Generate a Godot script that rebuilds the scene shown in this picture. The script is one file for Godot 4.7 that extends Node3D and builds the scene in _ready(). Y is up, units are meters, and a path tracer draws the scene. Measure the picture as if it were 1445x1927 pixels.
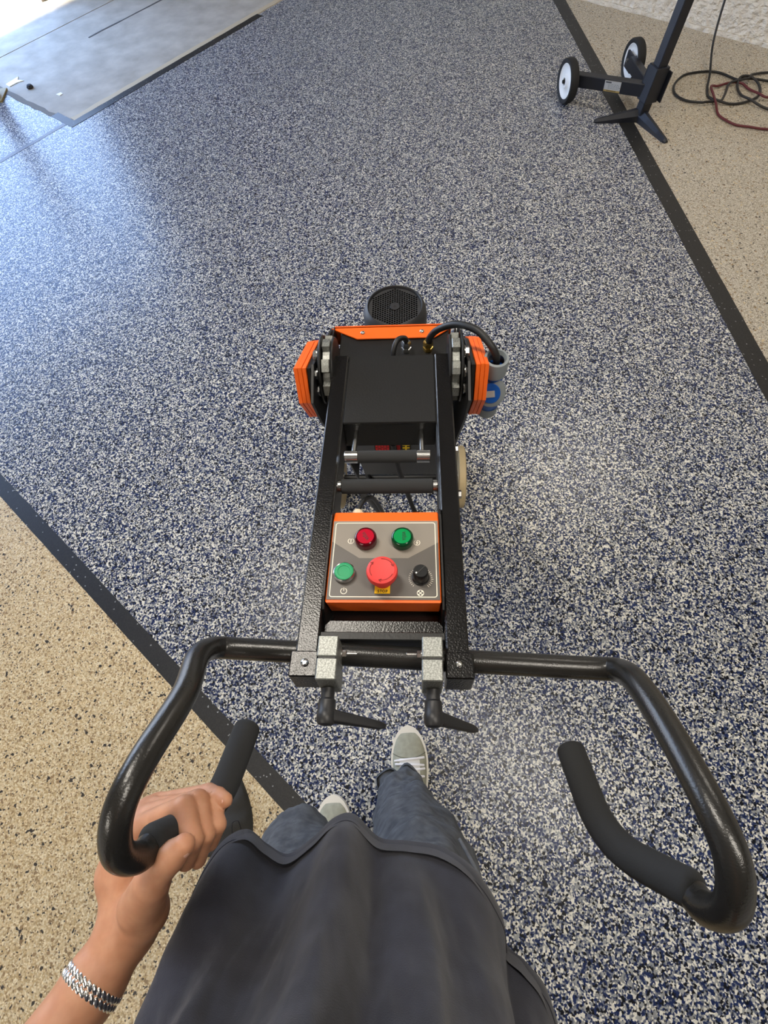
extends Node3D
# A walk-behind floor grinder seen from above by the person pushing it, in a workshop with a flake-coated floor.

var rng := RandomNumberGenerator.new()
var M := {}

# ---------------------------------------------------------------- naming
func numbered(parent: Node, called: String) -> String:
	if not parent.has_node(NodePath(called)):
		return called
	var k := 1
	while parent.has_node(NodePath("%s_%03d" % [called, k])):
		k += 1
	return "%s_%03d" % [called, k]

func thing(called: String, label: String, category: String, at := Vector3.ZERO, turn := 0.0, group := "") -> Node3D:
	var o := Node3D.new()
	o.name = numbered(self, called)
	add_child(o, true)
	o.position = at
	o.rotation.y = turn
	tag(o, label, category, group)
	return o

func tag(o: Node, label: String, category: String, group := "") -> void:
	o.set_meta("label", label)
	o.set_meta("category", category)
	if group != "":
		o.set_meta("group", group)

func obj(called: String, mesh: Mesh, mat: Material, parent: Node = self, t := Transform3D.IDENTITY, label := "") -> MeshInstance3D:
	var o := MeshInstance3D.new()
	o.name = numbered(parent, called)
	o.mesh = mesh
	o.material_override = mat
	o.transform = t
	o.cast_shadow = GeometryInstance3D.SHADOW_CASTING_SETTING_ON
	parent.add_child(o, true)
	if label != "":
		o.set_meta("label", label)
	return o

func struct(called: String, mesh: Mesh, mat: Material, parent: Node = self, t := Transform3D.IDENTITY) -> MeshInstance3D:
	var o := obj(called, mesh, mat, parent, t)
	if parent == self:
		o.set_meta("kind", "structure")
	return o

func V(x: float, z: float, y := 0.008) -> Vector3:
	return Vector3(x, y, z)

func T(x: float, y: float, z: float) -> Transform3D:
	return Transform3D(Basis.IDENTITY, Vector3(x, y, z))

func TR(p: Vector3, rx := 0.0, ry := 0.0, rz := 0.0) -> Transform3D:
	return Transform3D(Basis.from_euler(Vector3(deg_to_rad(rx), deg_to_rad(ry), deg_to_rad(rz))), p)

func along(p: Vector3, d: Vector3, roll := 0.0) -> Transform3D:      # local y points along d
	var y := d.normalized()
	var x := y.cross(Vector3(0, 0, 1) if absf(y.z) < 0.9 else Vector3(1, 0, 0)).normalized()
	var z := x.cross(y)
	var b := Basis(x, y, z)
	if roll != 0.0:
		b = b * Basis(Vector3.UP, roll)
	return Transform3D(b, p)

# ---------------------------------------------------------------- mesh building
func begin() -> SurfaceTool:
	var st := SurfaceTool.new()
	st.begin(Mesh.PRIMITIVE_TRIANGLES)
	return st

func vtx(st: SurfaceTool, p: Vector3, n: Vector3, uv := Vector2.ZERO) -> void:
	st.set_normal(n)
	st.set_uv(uv)
	st.add_vertex(p)

func tri(st: SurfaceTool, a: Vector3, b: Vector3, c: Vector3, na: Vector3, nb: Vector3, nc: Vector3, ua := Vector2.ZERO, ub := Vector2.ZERO, uc := Vector2.ZERO) -> void:
	if (b - a).cross(c - a).dot(na + nb + nc) > 0.0:
		vtx(st, a, na, ua); vtx(st, c, nc, uc); vtx(st, b, nb, ub)
	else:
		vtx(st, a, na, ua); vtx(st, b, nb, ub); vtx(st, c, nc, uc)

func quad(st: SurfaceTool, a: Vector3, b: Vector3, c: Vector3, d: Vector3, n: Vector3, uvs := []) -> void:
	if uvs.size() == 4:
		tri(st, a, b, c, n, n, n, uvs[0], uvs[1], uvs[2]); tri(st, a, c, d, n, n, n, uvs[0], uvs[2], uvs[3])
	else:
		tri(st, a, b, c, n, n, n); tri(st, a, c, d, n, n, n)

func add_box(st: SurfaceTool, s: Vector3, at := Transform3D.IDENTITY, bevel := 0.0015) -> void:
	var h := s * 0.5
	var b: float = min(bevel, min(h.x, min(h.y, h.z)) * 0.9)
	var pt := func(sx: float, sy: float, sz: float, axis: int) -> Vector3:
		var p := Vector3(sx * (h.x - (0.0 if axis == 0 else b)), sy * (h.y - (0.0 if axis == 1 else b)), sz * (h.z - (0.0 if axis == 2 else b)))
		return at * p
	for axis in 3:
		for sg: float in [-1.0, 1.0]:
			var n := Vector3.ZERO
			n[axis] = sg
			n = (at.basis * n).normalized()
			var q := []
			for c in [[-1.0, -1.0], [1.0, -1.0], [1.0, 1.0], [-1.0, 1.0]]:
				var v := [0.0, 0.0, 0.0]
				v[axis] = sg
				v[(axis + 1) % 3] = c[0]
				v[(axis + 2) % 3] = c[1]
				q.append(pt.call(v[0], v[1], v[2], axis))
			quad(st, q[0], q[1], q[2], q[3], n)
	if b <= 0.0:
		return
	for axis in 3:                                       # edges parallel to axis
		var a1 := (axis + 1) % 3
		var a2 := (axis + 2) % 3
		for s1: float in [-1.0, 1.0]:
			for s2: float in [-1.0, 1.0]:
				var n := Vector3.ZERO
				n[a1] = s1
				n[a2] = s2
				n = (at.basis * n).normalized()
				var q := []
				for e in [[-1.0, a1], [1.0, a1], [1.0, a2], [-1.0, a2]]:
					var v := [0.0, 0.0, 0.0]
					v[axis] = e[0]
					v[a1] = s1
					v[a2] = s2
					q.append(pt.call(v[0], v[1], v[2], e[1]))
				quad(st, q[0], q[1], q[2], q[3], n)
	for sx: float in [-1.0, 1.0]:
		for sy: float in [-1.0, 1.0]:
			for sz: float in [-1.0, 1.0]:
				var n: Vector3 = (at.basis * Vector3(sx, sy, sz)).normalized()
				tri(st, pt.call(sx, sy, sz, 0), pt.call(sx, sy, sz, 1), pt.call(sx, sy, sz, 2), n, n, n)

func box(s: Vector3, bevel := 0.0015) -> ArrayMesh:
	var st := begin()
	add_box(st, s, Transform3D.IDENTITY, bevel)
	return st.commit()

func add_lathe(st: SurfaceTool, prof: Array, segs := 28, at := Transform3D.IDENTITY, flat := false) -> void:   # prof: Vector2(r, y), rings around y
	var n := prof.size()
	var sn := []
	for i in n - 1:
		var d: Vector2 = prof[i + 1] - prof[i]
		sn.append(Vector2(d.y, -d.x).normalized())
	var total := 0.0
	var cy := Vector2.ZERO
	for p in prof:
		cy += p
	cy /= n
	for i in n - 1:
		total += sn[i].dot((prof[i] + prof[i + 1]) * 0.5 - Vector2(0, cy.y)) * (prof[i + 1] - prof[i]).length()
	var sg := 1.0 if total >= 0.0 else -1.0
	for i in n - 1:
		var n0: Vector2 = sn[i] * sg
		var n1: Vector2 = sn[i] * sg
		if i > 0 and sn[i - 1].dot(sn[i]) > 0.75:
			n0 = ((sn[i - 1] + sn[i]) * sg).normalized()
		if i < n - 2 and sn[i + 1].dot(sn[i]) > 0.75:
			n1 = ((sn[i + 1] + sn[i]) * sg).normalized()
		for k in segs:
			var a0 := TAU * k / segs
			var a1 := TAU * (k + 1) / segs
			var am := (a0 + a1) * 0.5
			var c0 := Vector3(cos(a0), 0, sin(a0))
			var c1 := Vector3(cos(a1), 0, sin(a1))
			var m0 := Vector3(cos(am), 0, sin(am)) if flat else c0
			var m1 := Vector3(cos(am), 0, sin(am)) if flat else c1
			var p00: Vector3 = at * (c0 * prof[i].x + Vector3.UP * prof[i].y)
			var p01: Vector3 = at * (c1 * prof[i].x + Vector3.UP * prof[i].y)
			var p10: Vector3 = at * (c0 * prof[i + 1].x + Vector3.UP * prof[i + 1].y)
			var p11: Vector3 = at * (c1 * prof[i + 1].x + Vector3.UP * prof[i + 1].y)
			var b := at.basis
			var q00: Vector3 = (b * (m0 * n0.x + Vector3.UP * n0.y)).normalized()
			var q01: Vector3 = (b * (m1 * n0.x + Vector3.UP * n0.y)).normalized()
			var q10: Vector3 = (b * (m0 * n1.x + Vector3.UP * n1.y)).normalized()
			var q11: Vector3 = (b * (m1 * n1.x + Vector3.UP * n1.y)).normalized()
			if prof[i].x > 1e-6:
				tri(st, p00, p01, p11, q00, q01, q11)
			if prof[i + 1].x > 1e-6:
				tri(st, p00, p11, p10, q00, q11, q10)

func lathe(prof: Array, segs := 28, flat := false) -> ArrayMesh:
	var st := begin()
	add_lathe(st, prof, segs, Transform3D.IDENTITY, flat)
	return st.commit()

func cyl(r: float, h: float, bevel := 0.001, segs := 24, flat := false) -> ArrayMesh:     # from y 0 to h
	return lathe([Vector2(0, 0), Vector2(r - bevel, 0), Vector2(r, bevel), Vector2(r, h - bevel), Vector2(r - bevel, h), Vector2(0, h)], segs, flat)

func bolt_head(r: float, h: float) -> ArrayMesh:          # hexagon head with a washer
	var st := begin()
	add_lathe(st, [Vector2(0, 0), Vector2(r * 1.25, 0), Vector2(r * 1.25, h * 0.18), Vector2(r, h * 0.18)], 20)
	add_lathe(st, [Vector2(r, h * 0.18), Vector2(r, h * 0.9), Vector2(r * 0.86, h), Vector2(0, h)], 6, Transform3D.IDENTITY, true)
	return st.commit()

func round_screw(r: float) -> ArrayMesh:                  # domed head with a hexagon socket
	return lathe([Vector2(r, 0), Vector2(r * 0.97, r * 0.3), Vector2(r * 0.8, r * 0.6), Vector2(r * 0.5, r * 0.78), Vector2(r * 0.45, r * 0.4), Vector2(0, r * 0.38)], 16)

func fillet(pts: Array, radii: Array, n := 10) -> PackedVector3Array:
	var out := PackedVector3Array()
	out.append(pts[0])
	for i in range(1, pts.size() - 1):
		var p: Vector3 = pts[i]
		var a: Vector3 = pts[i - 1] - p
		var b: Vector3 = pts[i + 1] - p
		var r: float = min(radii[i - 1], min(a.length(), b.length()) * 0.48)
		var p0 := p + a.normalized() * r
		var p2 := p + b.normalized() * r
		for k in n + 1:
			var t := float(k) / n
			out.append(p0 * (1 - t) * (1 - t) + p * 2 * t * (1 - t) + p2 * t * t)
	out.append(pts[pts.size() - 1])
	return out

func spline(pts: Array, n := 8, closed := false) -> PackedVector3Array:
	var out := PackedVector3Array()
	var c := pts.size()
	for i in (c if closed else c - 1):
		var p0: Vector3 = pts[(i - 1 + c) % c] if closed else pts[max(i - 1, 0)]
		var p1: Vector3 = pts[i]
		var p2: Vector3 = pts[(i + 1) % c]
		var p3: Vector3 = pts[(i + 2) % c] if closed else pts[min(i + 2, c - 1)]
		for k in n:
			out.append(p1.cubic_interpolate(p2, p0, p3, float(k) / n))
	if not closed:
		out.append(pts[c - 1])
	return out

func add_tube(st: SurfaceTool, path: PackedVector3Array, r, segs := 18, closed := false, caps := true, round_end := 0.0) -> void:
	var n := path.size()
	var rings := []
	var up := Vector3.ZERO
	var cent := []
	var tang := []
	for i in n:
		var t: Vector3
		if closed:
			t = path[(i + 1) % n] - path[(i - 1 + n) % n]
		else:
			t = path[min(i + 1, n - 1)] - path[max(i - 1, 0)]
		t = t.normalized()
		if i == 0:
			up = t.cross(Vector3(0.31, 0.87, 0.38)).normalized()
		up = (up - t * up.dot(t)).normalized()
		var side := t.cross(up)
		var rad: float = r[i] if r is Array else r
		var ring := []
		for k in segs:
			var a := TAU * k / segs
			var d := up * cos(a) + side * sin(a)
			ring.append([path[i] + d * rad, d])
		rings.append(ring)
		cent.append(path[i])
		tang.append(t)
	for i in (n if closed else n - 1):
		var A: Array = rings[i]
		var B: Array = rings[(i + 1) % n]
		for k in segs:
			var k1 := (k + 1) % segs
			tri(st, A[k][0], A[k1][0], B[k1][0], A[k][1], A[k1][1], B[k1][1])
			tri(st, A[k][0], B[k1][0], B[k][0], A[k][1], B[k1][1], B[k][1])
	if caps and not closed:
		for e in [0, n - 1]:
			var d: Vector3 = tang[e] * (-1.0 if e == 0 else 1.0)
			var prev := []
			var pn := []
			for k in segs:
				prev.append(rings[e][k][0]); pn.append(rings[e][k][1])
			var steps := 4 if round_end > 0.0 else 0
			for s in range(1, steps + 1):
				var a := PI * 0.5 * s / steps
				var cur := []
				var cn := []
				for k in segs:
					var dd: Vector3 = rings[e][k][1]
					var rad: float = (rings[e][k][0] - cent[e]).length()
					cur.append(cent[e] + dd * (rad - round_end * (1 - cos(a))) + d * round_end * sin(a))
					cn.append((dd * cos(a) + d * sin(a)).normalized())
				for k in segs:
					var k1 := (k + 1) % segs
					tri(st, prev[k], prev[k1], cur[k1], pn[k], pn[k1], cn[k1])
					tri(st, prev[k], cur[k1], cur[k], pn[k], cn[k1], cn[k])
				prev = cur
				pn = cn
			var cc: Vector3 = cent[e] + d * round_end
			for k in segs:
				tri(st, cc, prev[k], prev[(k + 1) % segs], d, d, d)

func tube(path: PackedVector3Array, r, segs := 18, closed := false, round_end := 0.0) -> ArrayMesh:
	var st := begin()
	add_tube(st, path, r, segs, closed, true, round_end)
	return st.commit()

func add_prism(st: SurfaceTool, poly: PackedVector2Array, d0: float, d1: float, at := Transform3D.IDENTITY, bevel := 0.0, uv := 0.0) -> void:    # polygon in x, y, extruded along z from d0 to d1
	var c := Vector2.ZERO
	for p in poly:
		c += p
	c /= poly.size()
	var inner := poly
	if bevel > 0.0:
		var off := Geometry2D.offset_polygon(poly, -bevel, Geometry2D.JOIN_MITER)
		if off.size() == 1 and off[0].size() == poly.size():
			inner = PackedVector2Array()
			for p in poly:                                # the nearest corner of the inset outline
				var best := off[0][0]
				for q in off[0]:
					if q.distance_squared_to(p) < best.distance_squared_to(p):
						best = q
				inner.append(best)
		else:
			bevel = 0.0
	var idx := Geometry2D.triangulate_polygon(inner)
	var zs := [d0, d1]
	for e in 2:
		var z: float = zs[e]
		var nrm: Vector3 = (at.basis * Vector3(0, 0, signf(zs[e] - zs[1 - e]))).normalized()
		for i in range(0, idx.size(), 3):
			var a := inner[idx[i]]
			var b := inner[idx[i + 1]]
			var g := inner[idx[i + 2]]
			tri(st, at * Vector3(a.x, a.y, z), at * Vector3(b.x, b.y, z), at * Vector3(g.x, g.y, z), nrm, nrm, nrm, a * uv, b * uv, g * uv)
	var s := signf(d1 - d0)
	var n := poly.size()
	var cw := Geometry2D.is_polygon_clockwise(poly)
	for i in n:
		var a := poly[i]
		var b := poly[(i + 1) % n]
		var ia := inner[i]
		var ib := inner[(i + 1) % n]
		var e2 := (b - a).normalized()
		var o2 := Vector2(-e2.y, e2.x) if cw else Vector2(e2.y, -e2.x)
		if not cw:
			o2 = Vector2(e2.y, -e2.x)
		var nn := at.basis * Vector3(o2.x, o2.y, 0)
		if Geometry2D.is_point_in_polygon((a + b) * 0.5 + o2 * 0.00005, poly):
			nn = -nn
		nn = nn.normalized()
		var z0 := d0 + s * bevel
		var z1 := d1 - s * bevel
		quad(st, at * Vector3(a.x, a.y, z0), at * Vector3(b.x, b.y, z0), at * Vector3(b.x, b.y, z1), at * Vector3(a.x, a.y, z1), nn)
		if bevel > 0.0:
			var nz := (at.basis * Vector3(0, 0, s)).normalized()
			quad(st, at * Vector3(a.x, a.y, z1), at * Vector3(b.x, b.y, z1), at * Vector3(ib.x, ib.y, d1), at * Vector3(ia.x, ia.y, d1), (nn + nz).normalized())
			quad(st, at * Vector3(a.x, a.y, z0), at * Vector3(b.x, b.y, z0), at * Vector3(ib.x, ib.y, d0), at * Vector3(ia.x, ia.y, d0), (nn - nz).normalized())

func prism(poly: PackedVector2Array, d0: float, d1: float, bevel := 0.0, at := Transform3D.IDENTITY) -> ArrayMesh:
	var st := begin()
	add_prism(st, poly, d0, d1, at, bevel)
	return st.commit()

func slab(poly: PackedVector2Array, y0: float, y1: float, uv: float) -> ArrayMesh:        # polygon in x, z; the top gets uv = metres * uv
	var st := begin()
	# x, y of the polygon become x, z; extruded along y
	add_prism(st, poly, y0, y1, Transform3D(Basis(Vector3(1, 0, 0), Vector3(0, 0, 1), Vector3(0, 1, 0)), Vector3.ZERO), 0.0, uv)
	return st.commit()

func rounded_rect(w: float, h: float, r: float, n := 5) -> PackedVector2Array:
	var out := PackedVector2Array()
	for c in [[1, 1, 0.0], [-1, 1, 90.0], [-1, -1, 180.0], [1, -1, 270.0]]:
		for k in n + 1:
			var a := deg_to_rad(c[2] + 90.0 * k / n)
			out.append(Vector2(c[0] * (w * 0.5 - r) + r * cos(a), c[1] * (h * 0.5 - r) + r * sin(a)))
	return out

func grid_mesh(rows: Array, closed_u: bool, flip := 1.0) -> ArrayMesh:    # rows of points; smooth normals from neighbours
	var st := begin()
	var R := rows.size()
	var C: int = rows[0].size()
	var nor := []
	for i in R:
		var line := []
		for j in C:
			var ju: int = (j + 1) % C if closed_u else min(j + 1, C - 1)
			var jd: int = (j - 1 + C) % C if closed_u else max(j - 1, 0)
			var du: Vector3 = rows[i][ju] - rows[i][jd]
			var dv: Vector3 = rows[min(i + 1, R - 1)][j] - rows[max(i - 1, 0)][j]
			line.append((du.cross(dv) * flip).normalized())
		nor.append(line)
	for i in R - 1:
		for j in (C if closed_u else C - 1):
			var k := (j + 1) % C
			tri(st, rows[i][j], rows[i][k], rows[i + 1][k], nor[i][j], nor[i][k], nor[i + 1][k], Vector2(float(j) / C, float(i) / R), Vector2(float(j + 1) / C, float(i) / R), Vector2(float(j + 1) / C, float(i + 1) / R))
			tri(st, rows[i][j], rows[i + 1][k], rows[i + 1][j], nor[i][j], nor[i + 1][k], nor[i + 1][j], Vector2(float(j) / C, float(i) / R), Vector2(float(j + 1) / C, float(i + 1) / R), Vector2(float(j) / C, float(i + 1) / R))
	return st.commit()

# ---------------------------------------------------------------- surface nets over tapered capsules
func net(st: SurfaceTool, bones: Array, cell: float) -> void:       # bone: [a, b, ra, rb, blend]
	var lo := Vector3(1e9, 1e9, 1e9)
	var hi := -lo
	for b in bones:
		var m: float = max(b[2], b[3]) + cell * 3 + b[4]
		for p in [b[0], b[1]]:
			lo = lo.min(p - Vector3.ONE * m)
			hi = hi.max(p + Vector3.ONE * m)
	var nx := int((hi.x - lo.x) / cell) + 2
	var ny := int((hi.y - lo.y) / cell) + 2
	var nz := int((hi.z - lo.z) / cell) + 2
	var f := PackedFloat32Array()
	f.resize(nx * ny * nz)
	f.fill(1.0)
	for b in bones:
		var a: Vector3 = b[0]
		var ab: Vector3 = b[1] - a
		var ra: float = b[2]
		var rb: float = b[3]
		var k: float = b[4]
		var l2: float = max(ab.length_squared(), 1e-9)
		var m: float = max(ra, rb) + cell * 2.5 + k
		var l: Vector3 = (a.min(b[1]) - Vector3.ONE * m - lo) / cell
		var h: Vector3 = (a.max(b[1]) + Vector3.ONE * m - lo) / cell
		for z in range(max(0, int(l.z)), min(nz - 1, int(h.z) + 1) + 1):
			for y in range(max(0, int(l.y)), min(ny - 1, int(h.y) + 1) + 1):
				var row := (z * ny + y) * nx
				for x in range(max(0, int(l.x)), min(nx - 1, int(h.x) + 1) + 1):
					var p := lo + Vector3(x, y, z) * cell - a
					var t := clampf(p.dot(ab) / l2, 0.0, 1.0)
					var d := (p - ab * t).length() - (ra + (rb - ra) * t)
					var e := f[row + x]
					var q := k - absf(e - d)
					f[row + x] = minf(e, d) - (q * q * 0.25 / k if q > 0.0 else 0.0)
	var vert := {}
	var pos := PackedVector3Array()
	var nor := PackedVector3Array()
	var sxy := nx * ny
	var offs := [0, 1, nx, nx + 1, sxy, sxy + 1, sxy + nx, sxy + nx + 1]
	var edges := [[0, 1], [2, 3], [4, 5], [6, 7], [0, 2], [1, 3], [4, 6], [5, 7], [0, 4], [1, 5], [2, 6], [3, 7]]
	for z in nz - 1:
		for y in ny - 1:
			var row := (z * ny + y) * nx
			for x in nx - 1:
				var i := row + x
				if absf(f[i]) > cell * 2.0:
					continue
				var s := 0
				for c in 8:
					if f[i + offs[c]] < 0.0:
						s += 1
				if s == 0 or s == 8:
					continue
				var sum := Vector3.ZERO
				var cnt := 0
				for e in edges:
					var d0 := f[i + offs[e[0]]]
					var d1 := f[i + offs[e[1]]]
					if (d0 < 0.0) != (d1 < 0.0):
						var t := d0 / (d0 - d1)
						var p0 := Vector3(e[0] & 1, (e[0] >> 1) & 1, e[0] >> 2)
						var p1 := Vector3(e[1] & 1, (e[1] >> 1) & 1, e[1] >> 2)
						sum += p0.lerp(p1, t)
						cnt += 1
				vert[i] = pos.size()
				pos.append(lo + (Vector3(x, y, z) + sum / cnt) * cell)
				var g := Vector3(
					f[i + 1] + f[i + nx + 1] + f[i + sxy + 1] + f[i + sxy + nx + 1] - f[i] - f[i + nx] - f[i + sxy] - f[i + sxy + nx],
					f[i + nx] + f[i + nx + 1] + f[i + sxy + nx] + f[i + sxy + nx + 1] - f[i] - f[i + 1] - f[i + sxy] - f[i + sxy + 1],
					f[i + sxy] + f[i + sxy + 1] + f[i + sxy + nx] + f[i + sxy + nx + 1] - f[i] - f[i + 1] - f[i + nx] - f[i + nx + 1])
				nor.append(g.normalized())
	for i in vert.keys():
		for e in [[1, nx, sxy], [nx, 1, sxy], [sxy, 1, nx]]:
			var j: int = i + e[0]
			if j >= f.size():
				continue
			if (f[i] < 0.0) == (f[j] < 0.0):
				continue
			var c0: int = i - e[1] - e[2]
			var c1: int = i - e[2]
			var c3: int = i - e[1]
			if not (vert.has(c0) and vert.has(c1) and vert.has(c3)):
				continue
			var v0: int = vert[c0]
			var v1: int = vert[c1]
			var v2: int = vert[i]
			var v3: int = vert[c3]
			tri(st, pos[v0], pos[v1], pos[v2], nor[v0], nor[v1], nor[v2])
			tri(st, pos[v0], pos[v2], pos[v3], nor[v0], nor[v2], nor[v3])

func chain(bones: Array, pts: Array, radii: Array, k: float) -> void:
	for i in pts.size() - 1:
		bones.append([pts[i], pts[i + 1], radii[i], radii[i + 1], k])

# ---------------------------------------------------------------- materials
func mat(c: Color, rough := 0.6, metal := 0.0) -> StandardMaterial3D:
	var m := StandardMaterial3D.new()
	m.albedo_color = c
	m.roughness = rough
	m.metallic = metal
	return m

func c8(r: int, g: int, b: int) -> Color:
	return Color(r / 255.0, g / 255.0, b / 255.0)

func noise_img(size: int, freq: float, seed_: int, octaves := 3, type := FastNoiseLite.TYPE_SIMPLEX_SMOOTH) -> ImageTexture:
	var n := FastNoiseLite.new()
	n.seed = seed_
	n.noise_type = type
	n.frequency = freq
	n.fractal_octaves = octaves
	if octaves <= 1:
		n.fractal_type = FastNoiseLite.FRACTAL_NONE
	return ImageTexture.create_from_image(n.get_seamless_image(size, size))

func relief(m: StandardMaterial3D, tex: Texture2D, cm: float, scale: float) -> void:
	m.heightmap_enabled = true
	m.heightmap_texture = tex
	m.heightmap_scale = cm
	m.uv1_triplanar = true
	m.uv1_scale = Vector3.ONE * scale

func tinted(size: int, freq: float, seed_: int, a: Color, b: Color, octaves := 4) -> ImageTexture:
	var n := FastNoiseLite.new()
	n.seed = seed_
	n.frequency = freq
	n.fractal_octaves = octaves
	n.noise_type = FastNoiseLite.TYPE_SIMPLEX_SMOOTH
	var src := n.get_seamless_image(size, size)
	src.convert(Image.FORMAT_L8)
	var data := src.get_data()
	var out := PackedByteArray()
	out.resize(size * size * 3)
	for i in data.size():
		var t := data[i] / 255.0
		out[i * 3] = int(255 * lerpf(a.r, b.r, t))
		out[i * 3 + 1] = int(255 * lerpf(a.g, b.g, t))
		out[i * 3 + 2] = int(255 * lerpf(a.b, b.b, t))
	return ImageTexture.create_from_image(Image.create_from_data(size, size, false, Image.FORMAT_RGB8, out))

func flakes(size: int, cell_px: float, seed_: int, palette: Array, big_px: float, big_share: float, big_palette: Array) -> ImageTexture:
	# scattered colour chips: every cell of a jittered cellular noise is one chip
	var cells := []
	for k in 2:
		var n := FastNoiseLite.new()
		n.seed = seed_ + k * 17
		n.noise_type = FastNoiseLite.TYPE_CELLULAR
		n.cellular_return_type = FastNoiseLite.RETURN_CELL_VALUE
		n.cellular_distance_function = FastNoiseLite.DISTANCE_HYBRID if k == 0 else FastNoiseLite.DISTANCE_EUCLIDEAN
		n.cellular_jitter = 1.0
		n.fractal_type = FastNoiseLite.FRACTAL_NONE
		n.frequency = 1.0 / (cell_px if k == 0 else big_px)
		n.domain_warp_enabled = true
		n.domain_warp_amplitude = cell_px * 0.9
		n.domain_warp_frequency = 0.5 / cell_px
		n.domain_warp_fractal_type = FastNoiseLite.DOMAIN_WARP_FRACTAL_NONE
		var im := n.get_image(size, size)
		im.convert(Image.FORMAT_L8)
		cells.append(im.get_data())
	var lut := []
	for p in [palette, big_palette]:
		var l := []
		var total := 0.0
		for e in p:
			total += e[0]
		for v in 256:
			var u := v / 256.0 * total
			var acc := 0.0
			var col: Color = p[p.size() - 1][1]
			for e in p:
				acc += e[0]
				if u < acc:
					col = e[1]
					break
			var j := 0.93 + 0.14 * fmod(v * 0.618, 1.0)
			l.append([int(clampf(col.r * j, 0, 1) * 255), int(clampf(col.g * j, 0, 1) * 255), int(clampf(col.b * j, 0, 1) * 255)])
		lut.append(l)
	var a: PackedByteArray = cells[0]
	var b: PackedByteArray = cells[1]
	var out := PackedByteArray()
	out.resize(size * size * 3)
	var cut := int(255 * big_share)
	var l0: Array = lut[0]
	var l1: Array = lut[1]
	var o := 0
	for i in a.size():
		var v: int = b[i]
		var c: Array = l1[(v * 255) / max(cut, 1)] if v < cut else l0[a[i]]
		out[o] = c[0]
		out[o + 1] = c[1]
		out[o + 2] = c[2]
		o += 3
	return ImageTexture.create_from_image(Image.create_from_data(size, size, false, Image.FORMAT_RGB8, out))

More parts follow.
